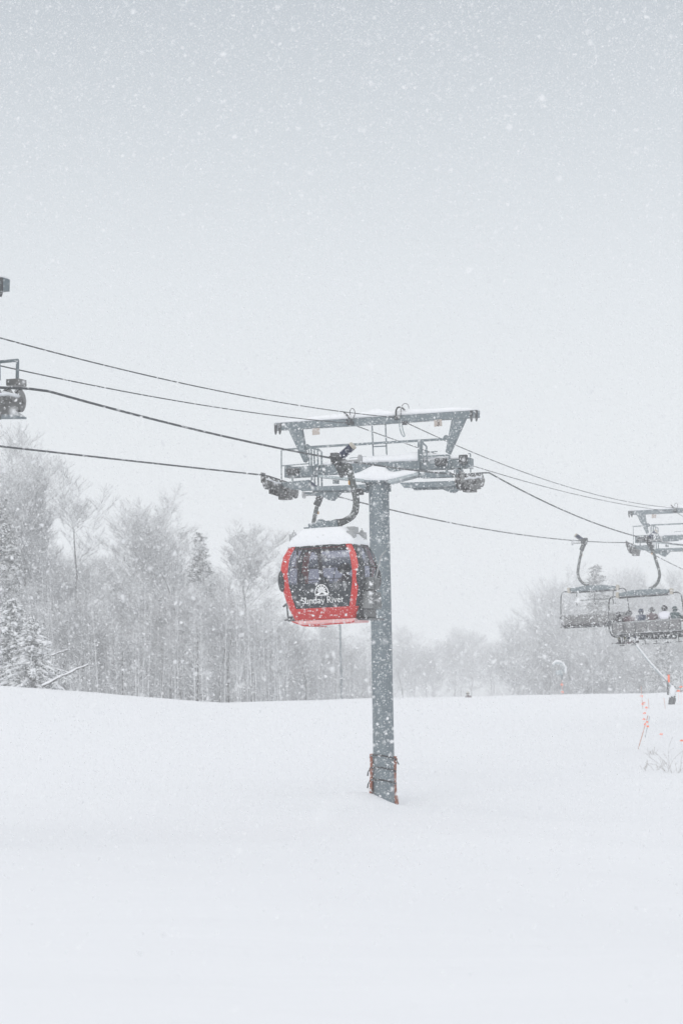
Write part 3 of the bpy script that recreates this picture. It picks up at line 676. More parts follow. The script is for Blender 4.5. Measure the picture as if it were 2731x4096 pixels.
    mb = MB(); mb.tube([(-.78,-.74,-.02),(-.45,-.8,-.14),(.78,-.8,-.12),(.86,-.6,-.06)],.018,8); mb.tube([(-.45,-.8,-.14),(-.4,.7,-.14)],.018,8); mb.build('tray_rail', M['red'], root, True)
    # interior: benches, floor, uprights, ceiling bar
    mb = MB()
    for s in (-1,1): mb.box((s*.80 if s<0 else .42,-.48,.04),(-.42 if s<0 else .80,.48,.44))
    mb.build('bench', M['black'], root, bevel=.02)
    mb = MB()
    for s in (-1,1): mb.box((-.86,-.02+s*.0,.04+0) if s<0 else (.83,-.02,.04),(-.83,.04,1.8) if s<0 else (.86,.04,1.8))
    mb.bar((-.42,.60,.9),(-.46,.54,1.82),.10,.05); mb.bar((-.6,0,1.76),(.6,0,1.76),.10,.06); mb.build('interior_frame', M['mr'], root)
    # right-hand door details and ski racks
    mb = MB()
    for y in (-.50,-.02,.02,.5):
        for z0,z1 in ((.1,.5),(.5,.9),(.9,1.3),(1.3,1.78)): mb.bar((hw(z0)+.012,y,z0),(hw(z1)+.012,y,z1),.03,.035)
    for z in (.84,1.3): mb.bar((hw(z)+.015,-.5,z),(hw(z)+.015,.5,z),.035,.03)
    mb.build('door_frame', M['dark'], root, bevel=.005)
    for (y0,y1,z0,z1,dx) in ((-.40,-.02,.70,1.0,.08),(.04,.42,.70,1.0,.08),(-.42,-.02,.22,.64,.16),(.04,.44,.22,.64,.16)):
        mb = MB(); x0 = hw(z1)+.02; x1 = x0+dx
        mb.box((x1-.02,y0,z0),(x1,y1,z1)); mb.box((x0-.06,y0,z0),(x1-.021,y0+.02,z1)); mb.box((x0-.06,y1-.02,z0),(x1-.021,y1,z1)); mb.box((x0-.06,(y0+y1)/2-.01,z0),(x1-.021,(y0+y1)/2+.01,z1)); mb.box((x0-.06,y0+.021,z0),(x1-.021,y1-.021,z0+.02))
        for k in range(3): yy = y0+(y1-y0)*(k+.5)/3; mb.bar((x1+.008,yy,z0+.02),(x1+.008,yy,z1-.02),.02,.016)
        mb.build('ski_rack', M['rack'], root, bevel=.006)
    mb = MB(); mb.box((hw(.2)-.02,-.5,.0),(hw(.2)+.13,.55,.24)); mb.box((hw(.2)+.0,-.62,-.06),(hw(.2)+.30,.66,-.01)); mb.build('door_step', M['black'], root, bevel=.03)
    # roof gear
    for (x,y) in ((-.76,-.42),(.76,-.42),(.76,.4),(-.76,.4)):
        mb = MB(); mb.box((x-.09,y-.12,1.98),(x+.09,y+.12,2.17)); mb.tube([(x,y,2.17),(x,y,2.22)],.05,10); mb.tube([(x,y,2.22),(x,y,2.28)],.012,6); mb.build('roof_buffer', M['grey'], root, bevel=.02)
    mb = MB(); mb.box((.35,-.15,2.12),(.75,.2,2.3)); mb.bar((.1,0,2.42),(.85,-.1,2.12),.05); mb.build('door_actuator', M['grey'], root, bevel=.03)
    # emblem and lettering on the near dark panel
    def surf(u,z,o=.012): return (u, -hl(z)-o, z)
    emb = MB()
    def stroke(pts, wd, mb):
        P = [Vector((p[0],0,p[1])) for p in pts]; ws = wd if isinstance(wd,(list,tuple)) else [wd]*len(P); vs = []
        for i,p in enumerate(P):
            d = (P[min(i+1,len(P)-1)]-P[max(i-1,0)]).normalized(); nn = Vector((-d.z,0,d.x))*ws[i]/2
            for q in (p+nn,p-nn): vs.append(surf(q.x,q.z,.013))
            for q in (p+nn,p-nn): vs.append(surf(q.x,q.z,.006))
        fs = []
        for i in range(len(P)-1):
            a,b = i*4,(i+1)*4; fs += [(a,a+1,b+1,b),(a,b,b+2,a+2),(a+1,a+3,b+3,b+1)]
        mb.add(vs,fs)
    TX = .02; EZ = .635
    stroke([(TX+.17*math.cos(R(a)), EZ+.02+.20*math.sin(R(a))) for a in range(-15,200,9)], .022, emb)
    for a,l in ((12,.13),(38,.15),(64,.17),(90,.18),(116,.17),(142,.15),(168,.13)):
        stroke([(TX+.03*math.cos(R(a)),EZ+.05+.03*math.sin(R(a))),(TX+l*.6*math.cos(R(a)),EZ+.05+l*.6*math.sin(R(a))),(TX+l*math.cos(R(a)),EZ+.05+l*math.sin(R(a)))],[.06,.038,.004],emb)
    stroke([(TX-.18,EZ-.03),(TX-.09,EZ-.005),(TX-.02,EZ+.055),(TX+.03,EZ+.05),(TX+.10,EZ+.0),(TX+.18,EZ-.02)],[.01,.05,.06,.06,.05,.01],emb)
    stroke([(TX-.17,EZ-.055),(TX-.05,EZ-.035),(TX+.08,EZ-.035),(TX+.18,EZ-.045)],[.008,.022,.03,.008],emb)
    emb.build('emblem', M['white'], objs['lower_panel.0'])
    # letters, unit box: x-height .55, cap 1
    def arc(cx_,cz_,rx,rz,a0,a1,n_=12): return [(cx_+rx*math.cos(R(a0+(a1-a0)*i/n_)), cz_+rz*math.sin(R(a0+(a1-a0)*i/n_))) for i in range(n_+1)]
    K_, t_ = .13,.055
    G = {
     'S':(.62,[(arc(.31,.74,.22,.24,35,250)+arc(.31,.26,.23,.25,75,-145)[0:], K_)]),
     'u':(.62,[([(.12,.62),(.12,.2)]+arc(.28,.18,.16,.17,180,330), K_),([(.47,.64),(.47,.0)],K_),([(.0,.62),(.14,.62)],t_),([(.36,.62),(.5,.62)],t_),([(.47,.03),(.6,.03)],t_)]),
     'n':(.66,[([(.13,.64),(.13,0)],K_),([(.13,.45)]+arc(.33,.42,.17,.2,150,0)+[(.5,0)],K_),([(.0,.62),(.14,.62)],t_),([(.02,.03),(.26,.03)],t_),([(.38,.03),(.62,.03)],t_)]),
     'd':(.64,[(arc(.27,.31,.21,.29,50,400,18),K_),([(.48,1.0),(.48,.0)],K_),([(.34,.98),(.5,.98)],t_),([(.48,.03),(.6,.03)],t_)]),
     'a':(.58,[(arc(.26,.44,.18,.19,160,0)+[(.44,.0)],K_),(arc(.25,.17,.17,.16,60,330),K_),([(.44,.03),(.55,.03)],t_)]),
     'y':(.60,[([(.08,.62),(.30,.04)],K_),([(.52,.62),(.24,-.2),(.08,-.27)],.08),([(.0,.62),(.2,.62)],t_),([(.42,.62),(.6,.62)],t_)]),
     ' ':(.30,[]),
     'R':(.74,[([(.15,1),(.15,0)],K_),([(.1,.97)]+arc(.36,.74,.2,.23,90,-90)+[(.15,.5)],.11),([(.34,.5),(.64,.0)],K_),([(.02,.97),(.2,.97)],t_),([(.02,.03),(.3,.03)],t_),([(.54,.03),(.74,.03)],t_)]),
     'i':(.32,[([(.16,.64),(.16,0)],K_),([(.04,.62),(.18,.62)],t_),([(.04,.03),(.28,.03)],t_),([(.1,.86),(.22,.86)],.12)]),
     'v':(.58,[([(.08,.62),(.29,.02)],K_),([(.29,.02),(.50,.62)],.08),([(.0,.62),(.2,.62)],t_),([(.4,.62),(.58,.62)],t_)]),
     'e':(.58,[(arc(.29,.31,.21,.29,0,320,18),K_),([(.1,.33),(.5,.33)],.07)]),
     'r':(.46,[([(.14,.64),(.14,0)],K_),([(.14,.42)]+arc(.32,.42,.14,.18,150,50),K_*.9),([(.0,.62),(.15,.62)],t_),([(.02,.03),(.28,.03)],t_)]),
    }
    txt = 'Sunday River'; h = .150; tot = sum(G[c][0] for c in txt)*h; tw = 1.12; kx = tw/tot; x = TX-tw/2; let = MB()
    for ch in txt:
        adv, ss = G[ch]
        for pts, wd in ss: stroke([(x+p[0]*h*kx, .405+p[1]*h) for p in pts], wd*h, let)
        x += adv*h*kx
    let.build('lettering', M['white'], objs['lower_panel.0'])
    return root
cab = make_cabin()
tG = rl(1352,1846,UR)[0]; zG = rope_z(1,tG)
gp = TW+U*UR+T*tG+Vector((0,0,zG))
print('gondola t', tG, 'depth', gp.y, 'px/m', F/gp.y)
# find the cabin's place: near face centre appears at (1280, 2300)
def gl(px, py, t=0):
    d = ray(px,py); p0 = gp+T*t; k = (p0-Vector((0,0,EYE))).dot(T)/d.dot(T); p = Vector((0,0,EYE))+d*k; q = p-gp; return (q.dot(U), t, q.z)
cb = gl(1050+.3827*640, 1980+.3827*1300, -.58)          # bottom edge of the near face
CABX, CABZ = cb[0], cb[2]
print('cabin offset', CABX, CABZ)
tilt = R(-1.2)
for ch in [x for x in C.objects if x.parent == cab]:
    ch.location = (CABX,0,CABZ); ch.rotation_euler = (0,tilt,0)
cab.location = gp
make_grip(cab)
hp = [(0.10,0,-.25)]+[gl(1050+.593*x,1580+.593*y) for x,y in ((578,480),(592,530),(605,590),(622,655),(632,720),(622,785),(592,828))]+[gl(1050+.3827*x,1980+.3827*y) for x,y in ((790,300),(715,300))]
mb = MB(); mb.tube(spl(hp), .085, 16); mb.build('hanger_arm', M['arm'], cab, True)
def G2(x,y,t=0): return gl(1050+.3827*x,1980+.3827*y,t)
mb = MB(); mb.bar(G2(720,300),G2(500,335),.34,.16); mb.bar(G2(500,335),G2(500,352),.34,.10); mb.ball(G2(610,285),(.12,.12,.09)); mb.bar(G2(700,320),G2(800,300),.3,.2); mb.build('suspension_frame', M['steel'], cab, bevel=.02)
mb = MB(); mb.tube([G2(800,300),G2(808,395)],.05,10); mb.tube([G2(720,330,-.1),G2(790,380,-.1)],.014,6); mb.build('suspension_link', M['dark'], cab, True)
mb = MB(); mb.tube([G2(705,275,-.12),G2(760,258,-.12),G2(850,250,-.12),G2(905,262,-.12)],.012,6); mb.tube([G2(1000,140,-.1),G2(998,180,-.1),G2(975,215,-.1)],.012,6); mb.build('wire', M['strap'], cab, True)
p = gl(1050+.593*590,1580+.593*592,-.1); MB().box((p[0]-.045,-.12,p[2]-.05),(p[0]-.015,-.06,p[2]+.06)).build('tag_plate', M['yellow'], cab, bevel=.01)
p = gl(1050+.593*652,1580+.593*650,-.1); mb = MB(); mb.box((p[0]-.08,-.12,p[2]-.08),(p[0]+.06,.1,p[2]+.08)); mb.build('release_lever', M['dark'], cab, bevel=.02)
tag(cab, 'red and black gondola cabin with snowy roof and white lettering', 'gondola cabin')
# a ski standing in the rack
mb = MB(); mb.bar(G2(1140,1040,.1),G2(1238,640,.1),.07,.02); mb.bar(G2(1238,640,.1),G2(1282,582,.1),.06,.015); tag(mb.build('ski', M['grey'], None), 'pale slim ski sticking up from the rack on the cabin side', 'ski').matrix_world = Matrix.Translation(gp) @ Matrix.Rotation(RZ,4,'Z')
# passengers
def put_world(o, root, loc, rz, s=1): 
    mtx = Matrix.Translation(root.location) @ Matrix.Rotation(RZ,4,'Z') @ Matrix.Translation(loc) @ Matrix.Rotation(rz,4,'Z') @ Matrix.Scale(s,4); o.matrix_world = mtx
for (x,y,rz,j,h,lb,s) in ((.50,-.30,R(90),'mr','jk','person in maroon jacket and black helmet leaning at the cabin window on the tower side',1.08),(.02+.1,.38,R(180),'nv','rj','small person in red hat low in the middle of the cabin',.72),(-.30,.30,R(-60),'tj','tj','person in blue-grey hood behind the left half of the cabin window',.8)):
    pr = make_person(M[j],M['pt'],M[h],skis=False); put_world(pr,cab,(CABX+x,y,CABZ+.45 if s>1 else CABZ+.40),rz,s); tag(pr,lb,'person')

# ------------------------------------------------------------------ chairs
def make_chair(raised):
    root = empty('chair', (0,0,0), RZ); cx_ = -.32
    make_grip(root)
    P = [(.06,0,-.2),(.18,0,-.55),(.30,0,-1.0),(.39,0,-1.4),(.39,0,-1.65),(.30,0,-1.88),(.12,0,-2.06),(-.1,0,-2.15)]
    mb = MB(); mb.tube(spl(P),.068,12); mb.build('hanger_arm', M['arm'], root, True)
    MB().box((.12,-.10,-.70),(.16,-.06,-.60)).build('tag_plate', M['yellow'], root)
    mb = MB(); mb.prism([(cx_-1.0,-2.40),(cx_+1.0,-2.40),(cx_+1.12,-2.33),(cx_+1.12,-2.24),(cx_+.5,-2.16),(cx_-.5,-2.16),(cx_-1.12,-2.26),(cx_-1.12,-2.33)],-.16,.16)
    hf = mb.build('head_frame', M['steel'], root, bevel=.02)
    mb = MB(); mb.tube([(cx_-1.15,.05,-2.45),(cx_+1.1,.05,-2.45)],.04,8); mb.build('pivot_tube', M['dark'], hf, True)
    for s in (-1,1):
        MB().box((cx_+s*1.2-.07,-.14,-2.46),(cx_+s*1.2+.07,.14,-2.2)).build('end_cap', M['cream'], hf, bevel=.03)
        b = [(cx_+s*1.2,0,-2.4),(cx_+s*1.42,0,-2.38),(cx_+s*1.55,0,-2.44),(cx_+s*1.62,0,-2.62),(cx_+s*1.67,-.02,-3.3),(cx_+s*1.68,-.04,-3.75),(cx_+s*1.62,.1,-4.05),(cx_+s*1.58,.5,-4.12)]
        MB().tube(spl(b,4),.03,8).build('side_bail', M['dark'], root, True)
        MB().tube([(cx_+s*1.60,-.02,-3.45),(cx_+s*1.62,.3,-3.62),(cx_+s*1.6,.5,-3.66)],.04,8).build('armrest', M['dark'], root, True)
    mb = MB(); mb.prism([(cx_-1.54,-4.0),(cx_+1.54,-4.0),(cx_+1.54,-3.58),(cx_-1.54,-3.58)],-.13,-.05); bk = mb.build('backrest', M['bench'], root, bevel=.02)
    mb = MB(); mb.tube([(cx_-1.56,-.09,-3.55),(cx_+1.56,-.09,-3.55)],.04,8); mb.tube([(cx_-1.56,-.12,-4.03),(cx_+1.56,-.12,-4.03)],.03,8); mb.build('back_rail', M['grey'], bk, True)
    singles('back_strut', [((cx_-1.515+k*.5,-.165,-4.0),(cx_-1.485+k*.5,-.132,-3.6)) for k in range(7)], M['dark'], bk)
    mb = MB()
    for k in range(6): x = cx_-1.5+k*.505; mb.box((x,-.04,-4.10),(x+.475,.44,-4.0))
    mb.build('seat', M['pt'], root, bevel=.03)
    mb = MB(); mb.tube([(cx_-1.5,.0,-4.14),(cx_+1.5,.0,-4.14)],.035,8); mb.tube([(cx_-1.5,.4,-4.14),(cx_+1.5,.4,-4.14)],.03,8); mb.build('seat_frame', M['dark'], root, True)
    if raised:
        mb = MB()
        for x in (-1.0,-.1,.8): mb.tube([(cx_+x,.1,-2.45),(cx_+x,.35,-2.9),(cx_+x,.2,-3.1)],.02,6)
        mb.tube([(cx_-1.0,.33,-2.86),(cx_+.8,.33,-2.86)],.02,6); mb.build('safety_bar', M['dark'], root, True)
    else:
        mb = MB(); mb.tube([(cx_-1.62,.0,-3.4),(cx_-1.55,.5,-3.62),(cx_+1.55,.5,-3.62),(cx_+1.62,0,-3.4)],.025,8)
        for x in (-1.25,-.75,-.25,.25,.75,1.25): mb.tube([(cx_+x,.5,-3.62),(cx_+x,.55,-4.2),(cx_+x,.6,-4.52)],.018,6); mb.tube([(cx_+x-.15,.6,-4.52),(cx_+x+.15,.6,-4.52)],.02,6)
        mb.build('safety_bar', M['dark'], root, True)
    return root
def rope_pt(side, t): return TW+U*3.05*side+T*t+Vector((0,0,rope_z(side,t)))
ch2 = make_chair(False); t2 = rl(2590,2153,UR)[0]; ch2.location = rope_pt(1,t2)
tag(ch2, 'full six-seat chair with a row of skiers seen from behind', 'lift chair', 'chairs on the lift')
ch1 = make_chair(True); t1 = rl(2335,2178,UL)[0]; ch1.location = rope_pt(-1,t1); ch1.rotation_euler = (0,R(1.6),RZ+math.pi)
tag(ch1, 'empty six-seat chair partly behind the chair full of skiers', 'lift chair', 'chairs on the lift')
ch3 = copy_tree(ch1); t3 = rl(1282,1965,UL)[0]; ch3.location = rope_pt(-1,t3)
tag(ch3, 'empty chair hidden behind the red cabin, only its curved hanger arm showing', 'lift chair', 'chairs on the lift')
print('chairs', t2, t1, t3, 'px/m', F/ch2.location.y, F/ch1.location.y)
ch2.rotation_euler = (0,R(-2.2),RZ); ch2.scale = (.94,1,.95)
for i,(x,j,tr,h,lb,a) in enumerate(((-1.30,'jk','oj','jk','skier in black at the left end of the full chair',0),(-.80,'mr','nv','jk','skier low in dark maroon jacket, second from the left end of the full chair',0),
    (-.26,'nv','pt','nv','skier in navy jacket and round dark helmet near the middle of the full chair',0),(.22,'mr','jk','jk','skier in dark maroon jacket with the black helmet next to the white jacket',1),(.80,'wj','pt','jk','skier in white and red jacket on the full chair',0),(1.26,'tj','tj','tj','skier in teal hooded jacket at the right end of the full chair',1))):
    pr = make_person(M[j],M[tr],M[h],arm=a); s = .98+.05*math.sin(i*2.1); put_world(pr,ch2,(-.17+x*.93,.10,-3.66-(.10 if i<2 else .0)+x*.038),R((7*i)%9-4),s)
    tag(pr,lb,'skier','skiers on the full chair')

# ------------------------------------------------------------------ trees
def decid(seed, H, spread=.5, levels=5, twig=.012, fork=.45, dens=1.0, lean=0, bushy=1.0, rk=.85):
    rn = random.Random(seed); tr = ([],[],[],[]); br = ([],[],[],[])
    def seg(dst,a,b,ra,rb): dst[0].append(tuple(a)); dst[1].append(tuple(b)); dst[2].append(ra); dst[3].append(rb)
    def grow(p, d, L, r, lv, dst):
        n = 4 if lv<2 else 3; q = p.copy(); dd = d.copy(); rr = r
        for i in range(n):
            dd = (dd + Vector((rn.gauss(0,.12),rn.gauss(0,.12),rn.gauss(.05,.08)))).normalized(); e_ = q+dd*(L/n); r2 = max(twig*.6, rr*(.86 if lv else .9))
            seg(dst,q,e_,rr,r2); q = e_; rr = r2
            if lv < levels:
                k = int((1.6 if lv else 2.2)*dens*bushy+rn.random()) if (i>=1 or lv>0) else 0
                for _ in range(k):
                    az = rn.random()*6.283; sp = rn.uniform(.45,1.0)*(1+.5*spread)
                    pv = Vector((math.cos(az),math.sin(az),0)); nd = (dd*math.cos(sp)+pv*math.sin(sp)+Vector((0,0,.18))).normalized()
                    grow(q-dd*(L/n)*rn.random()*.5, nd, L*rn.uniform(.42,.68), max(twig*.7,rr*.5), lv+1, br)
        if lv < levels:
            for _ in range(2): 
                nd = (dd+Vector((rn.gauss(0,.35),rn.gauss(0,.35),.1))).normalized(); grow(q, nd, L*.6, max(twig*.7,rr*.75), lv+1, br if lv else br)
    base = Vector((0,0,0)); hb = H*fork; d = Vector((math.sin(lean),0,math.cos(lean))); p = Vector((0,0,-1.5)); n = 7; r = (H*.013+.03)*rk
    for i in range(n):
        e_ = p+(d+Vector((rn.gauss(0,.03),rn.gauss(0,.03),0)))*(hb+1.5)/n; seg(tr,p,e_,r,r*.93); r *= .93
        if i>0:
            for _ in range(int(1.6*dens+.5)):
                az = rn.random()*6.283; grow(e_, Vector((math.cos(az),math.sin(az),rn.uniform(.1,.6))).normalized(), H*.16*rn.uniform(.6,1.2), r*.35, 2, br)
        p = e_
    grow(p, d, H*(1-fork)*.55, r, 0, tr)
    return tr, br
def conifer(seed, H, w_=.2, tiers=26, laden=False):
    rn = random.Random(seed); tr = ([],[],[],[]); V_ = []; P0=[(0,0,-1.5)]; 
    tr[0].append((0,0,-1.5)); tr[1].append((0,0,H)); tr[2].append(H*.012+.04); tr[3].append(.02)
    tris = []
    clumps = []
    for i in range(tiers):
        f = (i+.5)/tiers; z = H*(.06+.94*f); L = H*w_*(1-f)**.8*rn.uniform(.8,1.15)+.2; nb = int(7+6*(1-f))
        for k in range(nb):
            az = 6.283*k/nb+rn.random(); d = Vector((math.cos(az),math.sin(az),-.18-.2*(1-f))); L2 = L*rn.uniform(.65,1.1); a = Vector((0,0,z+rn.uniform(-.2,.2))); b = a+d*L2
            tr[0].append(tuple(a)); tr[1].append(tuple(b)); tr[2].append(.03); tr[3].append(.01)
            m_ = int(7+L2*9)
            for q in range(m_):
                t = (q+.5)/m_; c = a+(b-a)*t; s = .16+.22*(1-t)*min(1,L2)
                for _ in range(3):
                    o1 = Vector((rn.gauss(0,1),rn.gauss(0,1),rn.gauss(-.25,.35))).normalized()*s*rn.uniform(.7,1.5)*1.5; o2 = Vector((rn.gauss(0,1),rn.gauss(0,1),rn.gauss(0,.3)))*s*.28
                    tris.append((c, c+o1+o2, c+o1-o2))
            if laden: clumps.append((a+(b-a)*rn.uniform(.1,.3), b, .05+.07*rn.random()))
    return tr, tris, clumps
def tree_obj(kind, trunkmesh, crownmesh, extra=None):
    root = empty(kind, (0,0,0))
    for nm_, me_ in (('trunk',trunkmesh),('crown',crownmesh))+((('snow',extra),) if extra else ()):
        o = bpy.data.objects.new(nm_, me_); C.objects.link(o); o.parent = root
    return root
def mk_decid(kind, *a, **k):
    tr, br = decid(*a, **k); V1,F1 = segmesh(*tr); V2,F2 = segmesh(*br)
    print(kind, len(F2)//3)
    return tree_obj(kind, fastmesh('trunk',V1,F1,M['bark']), fastmesh('crown',V2,F2,M['twig']))
def mk_con(kind, *a, **k):
    tr, tris, cl = conifer(*a, **k); V1,F1 = segmesh(*tr); V2 = np.array([[tuple(v) for v in t] for t in tris]).reshape(-1,3); F2 = np.arange(len(V2)).reshape(-1,3)
    ex = None
    if cl:
        mb = MB()
        for a,b,r_ in cl:
            P = [a.lerp(b,k/8)+Vector((0,0,.06)) for k in range(9)]
            mb.tube(P,[r_*(.3+1.6*max(0,mnoise.noise(p*2.3)+.45))*(.4 if k in (0,8) else 1) for k,p in enumerate(P)],7)
        mb.v = [tuple(Vector(v)+mnoise.noise_vector(Vector(v)*6)*.06) for v in mb.v]
        o = mb.build('snow',M['snowcap'],None,True); ex = o.data; bpy.data.objects.remove(o)
    return tree_obj(kind, fastmesh('trunk',V1,F1,M['bark']), fastmesh('crown',V2,F2,M['needle']), ex)
def place(o, px, d, H, H0, rz=None, top=None):
    """stand on the ground at depth d below photo column px; if top (photo row) is given the height follows"""
    p = at_depth(px, 2760, d); z = float(gz(p.x,p.y)); 
    if top is not None: H = at_depth(px,top,d).z - z
    o.location = (p.x,p.y,z-.1); s = H/H0; o.scale = (s,s,s); o.rotation_euler = (0,0,random.random()*6.28 if rz is None else rz); return o
def cp(o): return copy_tree(o)
GT = 'trees standing in the snowy woods'
protos = []
# the lone forked tree
t = mk_decid('bare_tree', 3, 16, levels=4, fork=.55, dens=.7, twig=.02, lean=R(-3), rk=.55); place(t,345,182,0,16,0,top=1905); tag(t,'slender bare tree with open forked top, left of the tall bushy tree','tree')
D_ = [mk_decid('bare_tree', s, 16, levels=5, fork=fk, dens=dn, twig=.016, bushy=bu) for s,fk,dn,bu in ((21,.35,.85,.9),(22,.42,.8,.9),(23,.3,.9,.85),(24,.5,.85,.9))]
CN = [mk_con('snowy_spruce', 31, 14, .2, 30), mk_con('snowy_spruce', 32, 12, .26, 24)]
LD = mk_con('snowy_spruce', 41, 7, .62, 13, laden=True)
used = set()
def inst(src):
    if id(src) in used: return copy_tree(src)
    used.add(id(src)); return src
def put(src, px, d, top, label, group=None, cat='tree', rz=None):
    H0 = {id(D_[0]):HH[0],id(D_[1]):HH[1],id(D_[2]):HH[2],id(D_[3]):HH[3],id(CN[0]):14.3,id(CN[1]):12.3,id(LD):7.3}[id(src)]
    o = inst(src); place(o,px,d,0,H0,rz,top=top); tag(o,label,cat,group); return o
HH = []
for o in D_:
    cr = [c for c in C.objects if c.parent==o and c.name.startswith('crown')][0]; z = np.zeros(len(cr.data.vertices)*3,dtype=np.float32); cr.data.vertices.foreach_get('co',z); HH.append(float(z.reshape(-1,3)[:,2].max()))
print('HH', HH)
put(D_[0], 30, 168, 1650, 'tallest bare tree, cut by the left edge of the frame behind the lift rope')
put(D_[1], 105, 172, 1860, 'broad bare tree just right of the tallest tree at the frame edge')
put(D_[2], 720, 178, 1925, 'tall bushy tree left of the gondola, highest of the middle woods')
put(D_[3], 985, 184, 2060, 'pointed bushy tree nearest the left side of the gondola', rz=2.2)
put(D_[0], 600, 190, 2010, 'bare tree with thin rising boughs on the left flank of the tall bushy tree')
put(CN[0], 810, 190, 2110, 'narrow spruce between the tall bushy tree and the gondola')
put(LD, 135, 136, 2450, 'low spreading evergreen with heavy white snow just above the fallen trunk')
put(LD, 55, 142, 2370, 'highest of the snow-loaded low evergreens at the left edge')
put(LD, -40, 139, 2500, 'second snow-loaded evergreen, cut by the left edge')
put(CN[0], 15, 168, 1960, 'dark evergreen deep in the woods below the tallest bare tree')
put(CN[1], 2392, 310, 2235, 'snowy pointed spruce rising behind the empty chair')
wl = 'one of many alike snow-dusted trees in the dense woods left of the tower'
rr = random.Random(5)
HP = [(-100,2020),(150,2080),(230,2330),(520,2350),(600,2240),(860,2260),(930,2310),(1060,2320),(1130,2440),(1460,2470)]
for px in range(-60,1460,58):
    for row,dd in enumerate((168,186,208)):
        x = px+rr.uniform(-30,30); y0 = float(np.interp(x,[p[0] for p in HP],[p[1] for p in HP])); dd += max(0,x-1000)*.16
        top = y0 + rr.uniform(-20,230)+ (40,0,-20)[row]
        put(rr.choice(D_*3+[CN[rr.random()<.5]]), x, dd+rr.uniform(-8,8), min(top,2640), wl, GT)
wl2 = 'one of many alike faint trees in the misty woods behind and right of the tower'
for px in list(range(1560,2100,48)):
    x = px+rr.uniform(-25,25); put(rr.choice(D_), x, rr.uniform(440,520), 2790-rr.uniform(200,380), wl2, GT)
wl3 = 'one of many alike hazy snow-covered trees in the woods below the chairs'
for px in range(2050,2900,50):
    for dd,hh in ((300,320),(360,430)):
        x = px+rr.uniform(-25,25); put(rr.choice(D_*3+[CN[1]]), x, dd+rr.uniform(-14,14), 2780-hh*rr.uniform(.7,1.2)*(1.05 if x>2180 else .75), wl3, GT)
# thickets: saplings and stems nobody could count
def thicket(x0,x1,d0,d1,n,h0,h1):
    a = rr.uniform; P0=[];P1=[];r0=[];r1=[]
    for _ in range(n):
        px = a(x0,x1); d = a(d0,d1); p = at_depth(px,2760,d); p.z = float(gz(p.x,p.y))-.3; H = a(h0,h1); q = p+Vector((a(-.5,.5),a(-.5,.5),H))
        P0.append(tuple(p));P1.append(tuple(q));r0.append(.022+.012*a(0,1));r1.append(.008)
        for _ in range(40):
            t = a(.1,1); c = p.lerp(q,t); e_ = c+Vector((a(-1,1),a(-1,1),a(-.1,.9)))*1.1; P0.append(tuple(c));P1.append(tuple(e_));r0.append(.014);r1.append(.008)
            c2 = c.lerp(e_,.5); e2 = c2+Vector((a(-1,1),a(-1,1),a(-.1,.8)))*.6; P0.append(tuple(c2));P1.append(tuple(e2));r0.append(.01);r1.append(.007)
    return segmesh(P0,P1,r0,r1)
parts_ = [thicket(-120,1150,160,225,650,3,11), thicket(1100,1520,200,280,300,4,11), thicket(1540,2150,430,510,400,7,17), thicket(2050,2900,280,370,620,5,15)]
off = 0; Vs=[];Fs=[]
for v,f in parts_: Vs.append(v); Fs.append(f+off); off += len(v)
o = bpy.data.objects.new('undergrowth', fastmesh('undergrowth',np.concatenate(Vs),np.concatenate(Fs),M['twig'])); C.objects.link(o); tag(o,kind='stuff')
# fallen trunks with snow
for pts, r_, lb in (([(170,2745),(250,2705),(352,2660)],.075,'long fallen trunk with a white line of snow, leaning up at the wood edge'),([(205,2622),(240,2612),(276,2600)],.045,'short snow-topped broken branch above the long fallen trunk')):
    P = [at_depth(x,y,126) for x,y in pts]; P = spl(P,5); P = [p+mnoise.noise_vector(p*1.7)*.12 for p in P]; mb = MB(); mb.tube(P,[r_*(1-.5*k/len(P)) for k in range(len(P))],8); o = mb.build('fallen_trunk', M['bark'], None, True)
    mb = MB(); mb.tube([p+Vector((0,0,r_*.7)) for p in P],[r_*(1.1-.6*k/len(P))*(.75+.8*abs(mnoise.noise(p*3))) for k,p in enumerate(P)],8); mb.build('snow', M['snowcap'], o, True); tag(o,lb,'fallen trunk')

# ------------------------------------------------------------------ snowmaking gear, stakes, weeds, far skier
def snowgun_post(px, ytop, d, label, head=True):
    b = at_depth(px,2790,d); b.z = float(gz(b.x,b.y))-.3; tpz = at_depth(px,ytop,d).z; root = empty('snow_gun', b)
    h = tpz-b.z; MB().tube([(0,0,0),(0,0,h)],.09,10).build('post', M['steel'], root, True)
    mb = MB()
    if head:
        mb.tube(spl([(.25,0,h-.6),(.22,0,h-.1),(-.05,0,h+.2),(-.5,0,h+.3),(-.8,0,h+.0)]),.09,10); mb.box((-.55,-.2,h-.8),(.1,.2,h-.35))
    else: mb.box((-.35,-.25,h-.05),(.45,.25,h+.12))
    hd = mb.build('head', M['steel2'], root, True)
    mb = MB(); 
    if head: mb.tube(spl([(.32,0,h-.6),(.36,0,h-.1),(.05,0,h+.34),(-.45,0,h+.46),(-.85,0,h+.2)]),.10,10); mb.v = [tuple(Vector(v)+mnoise.noise_vector(Vector(v)*4)*.08) for v in mb.v]
    else: mb.ball((.05,0,h+.2),(.5,.3,.13))
    mb.build('snow', M['snowcap'], hd, True)
    return tag(root,label,'snow gun')
snowgun_post(1366,2420,185,'thin dark post with snow cap standing among faint trees under the cabin',False)
snowgun_post(2248,2665,205,'snow-capped snow gun with hooked head on a post left of the full chair skis')
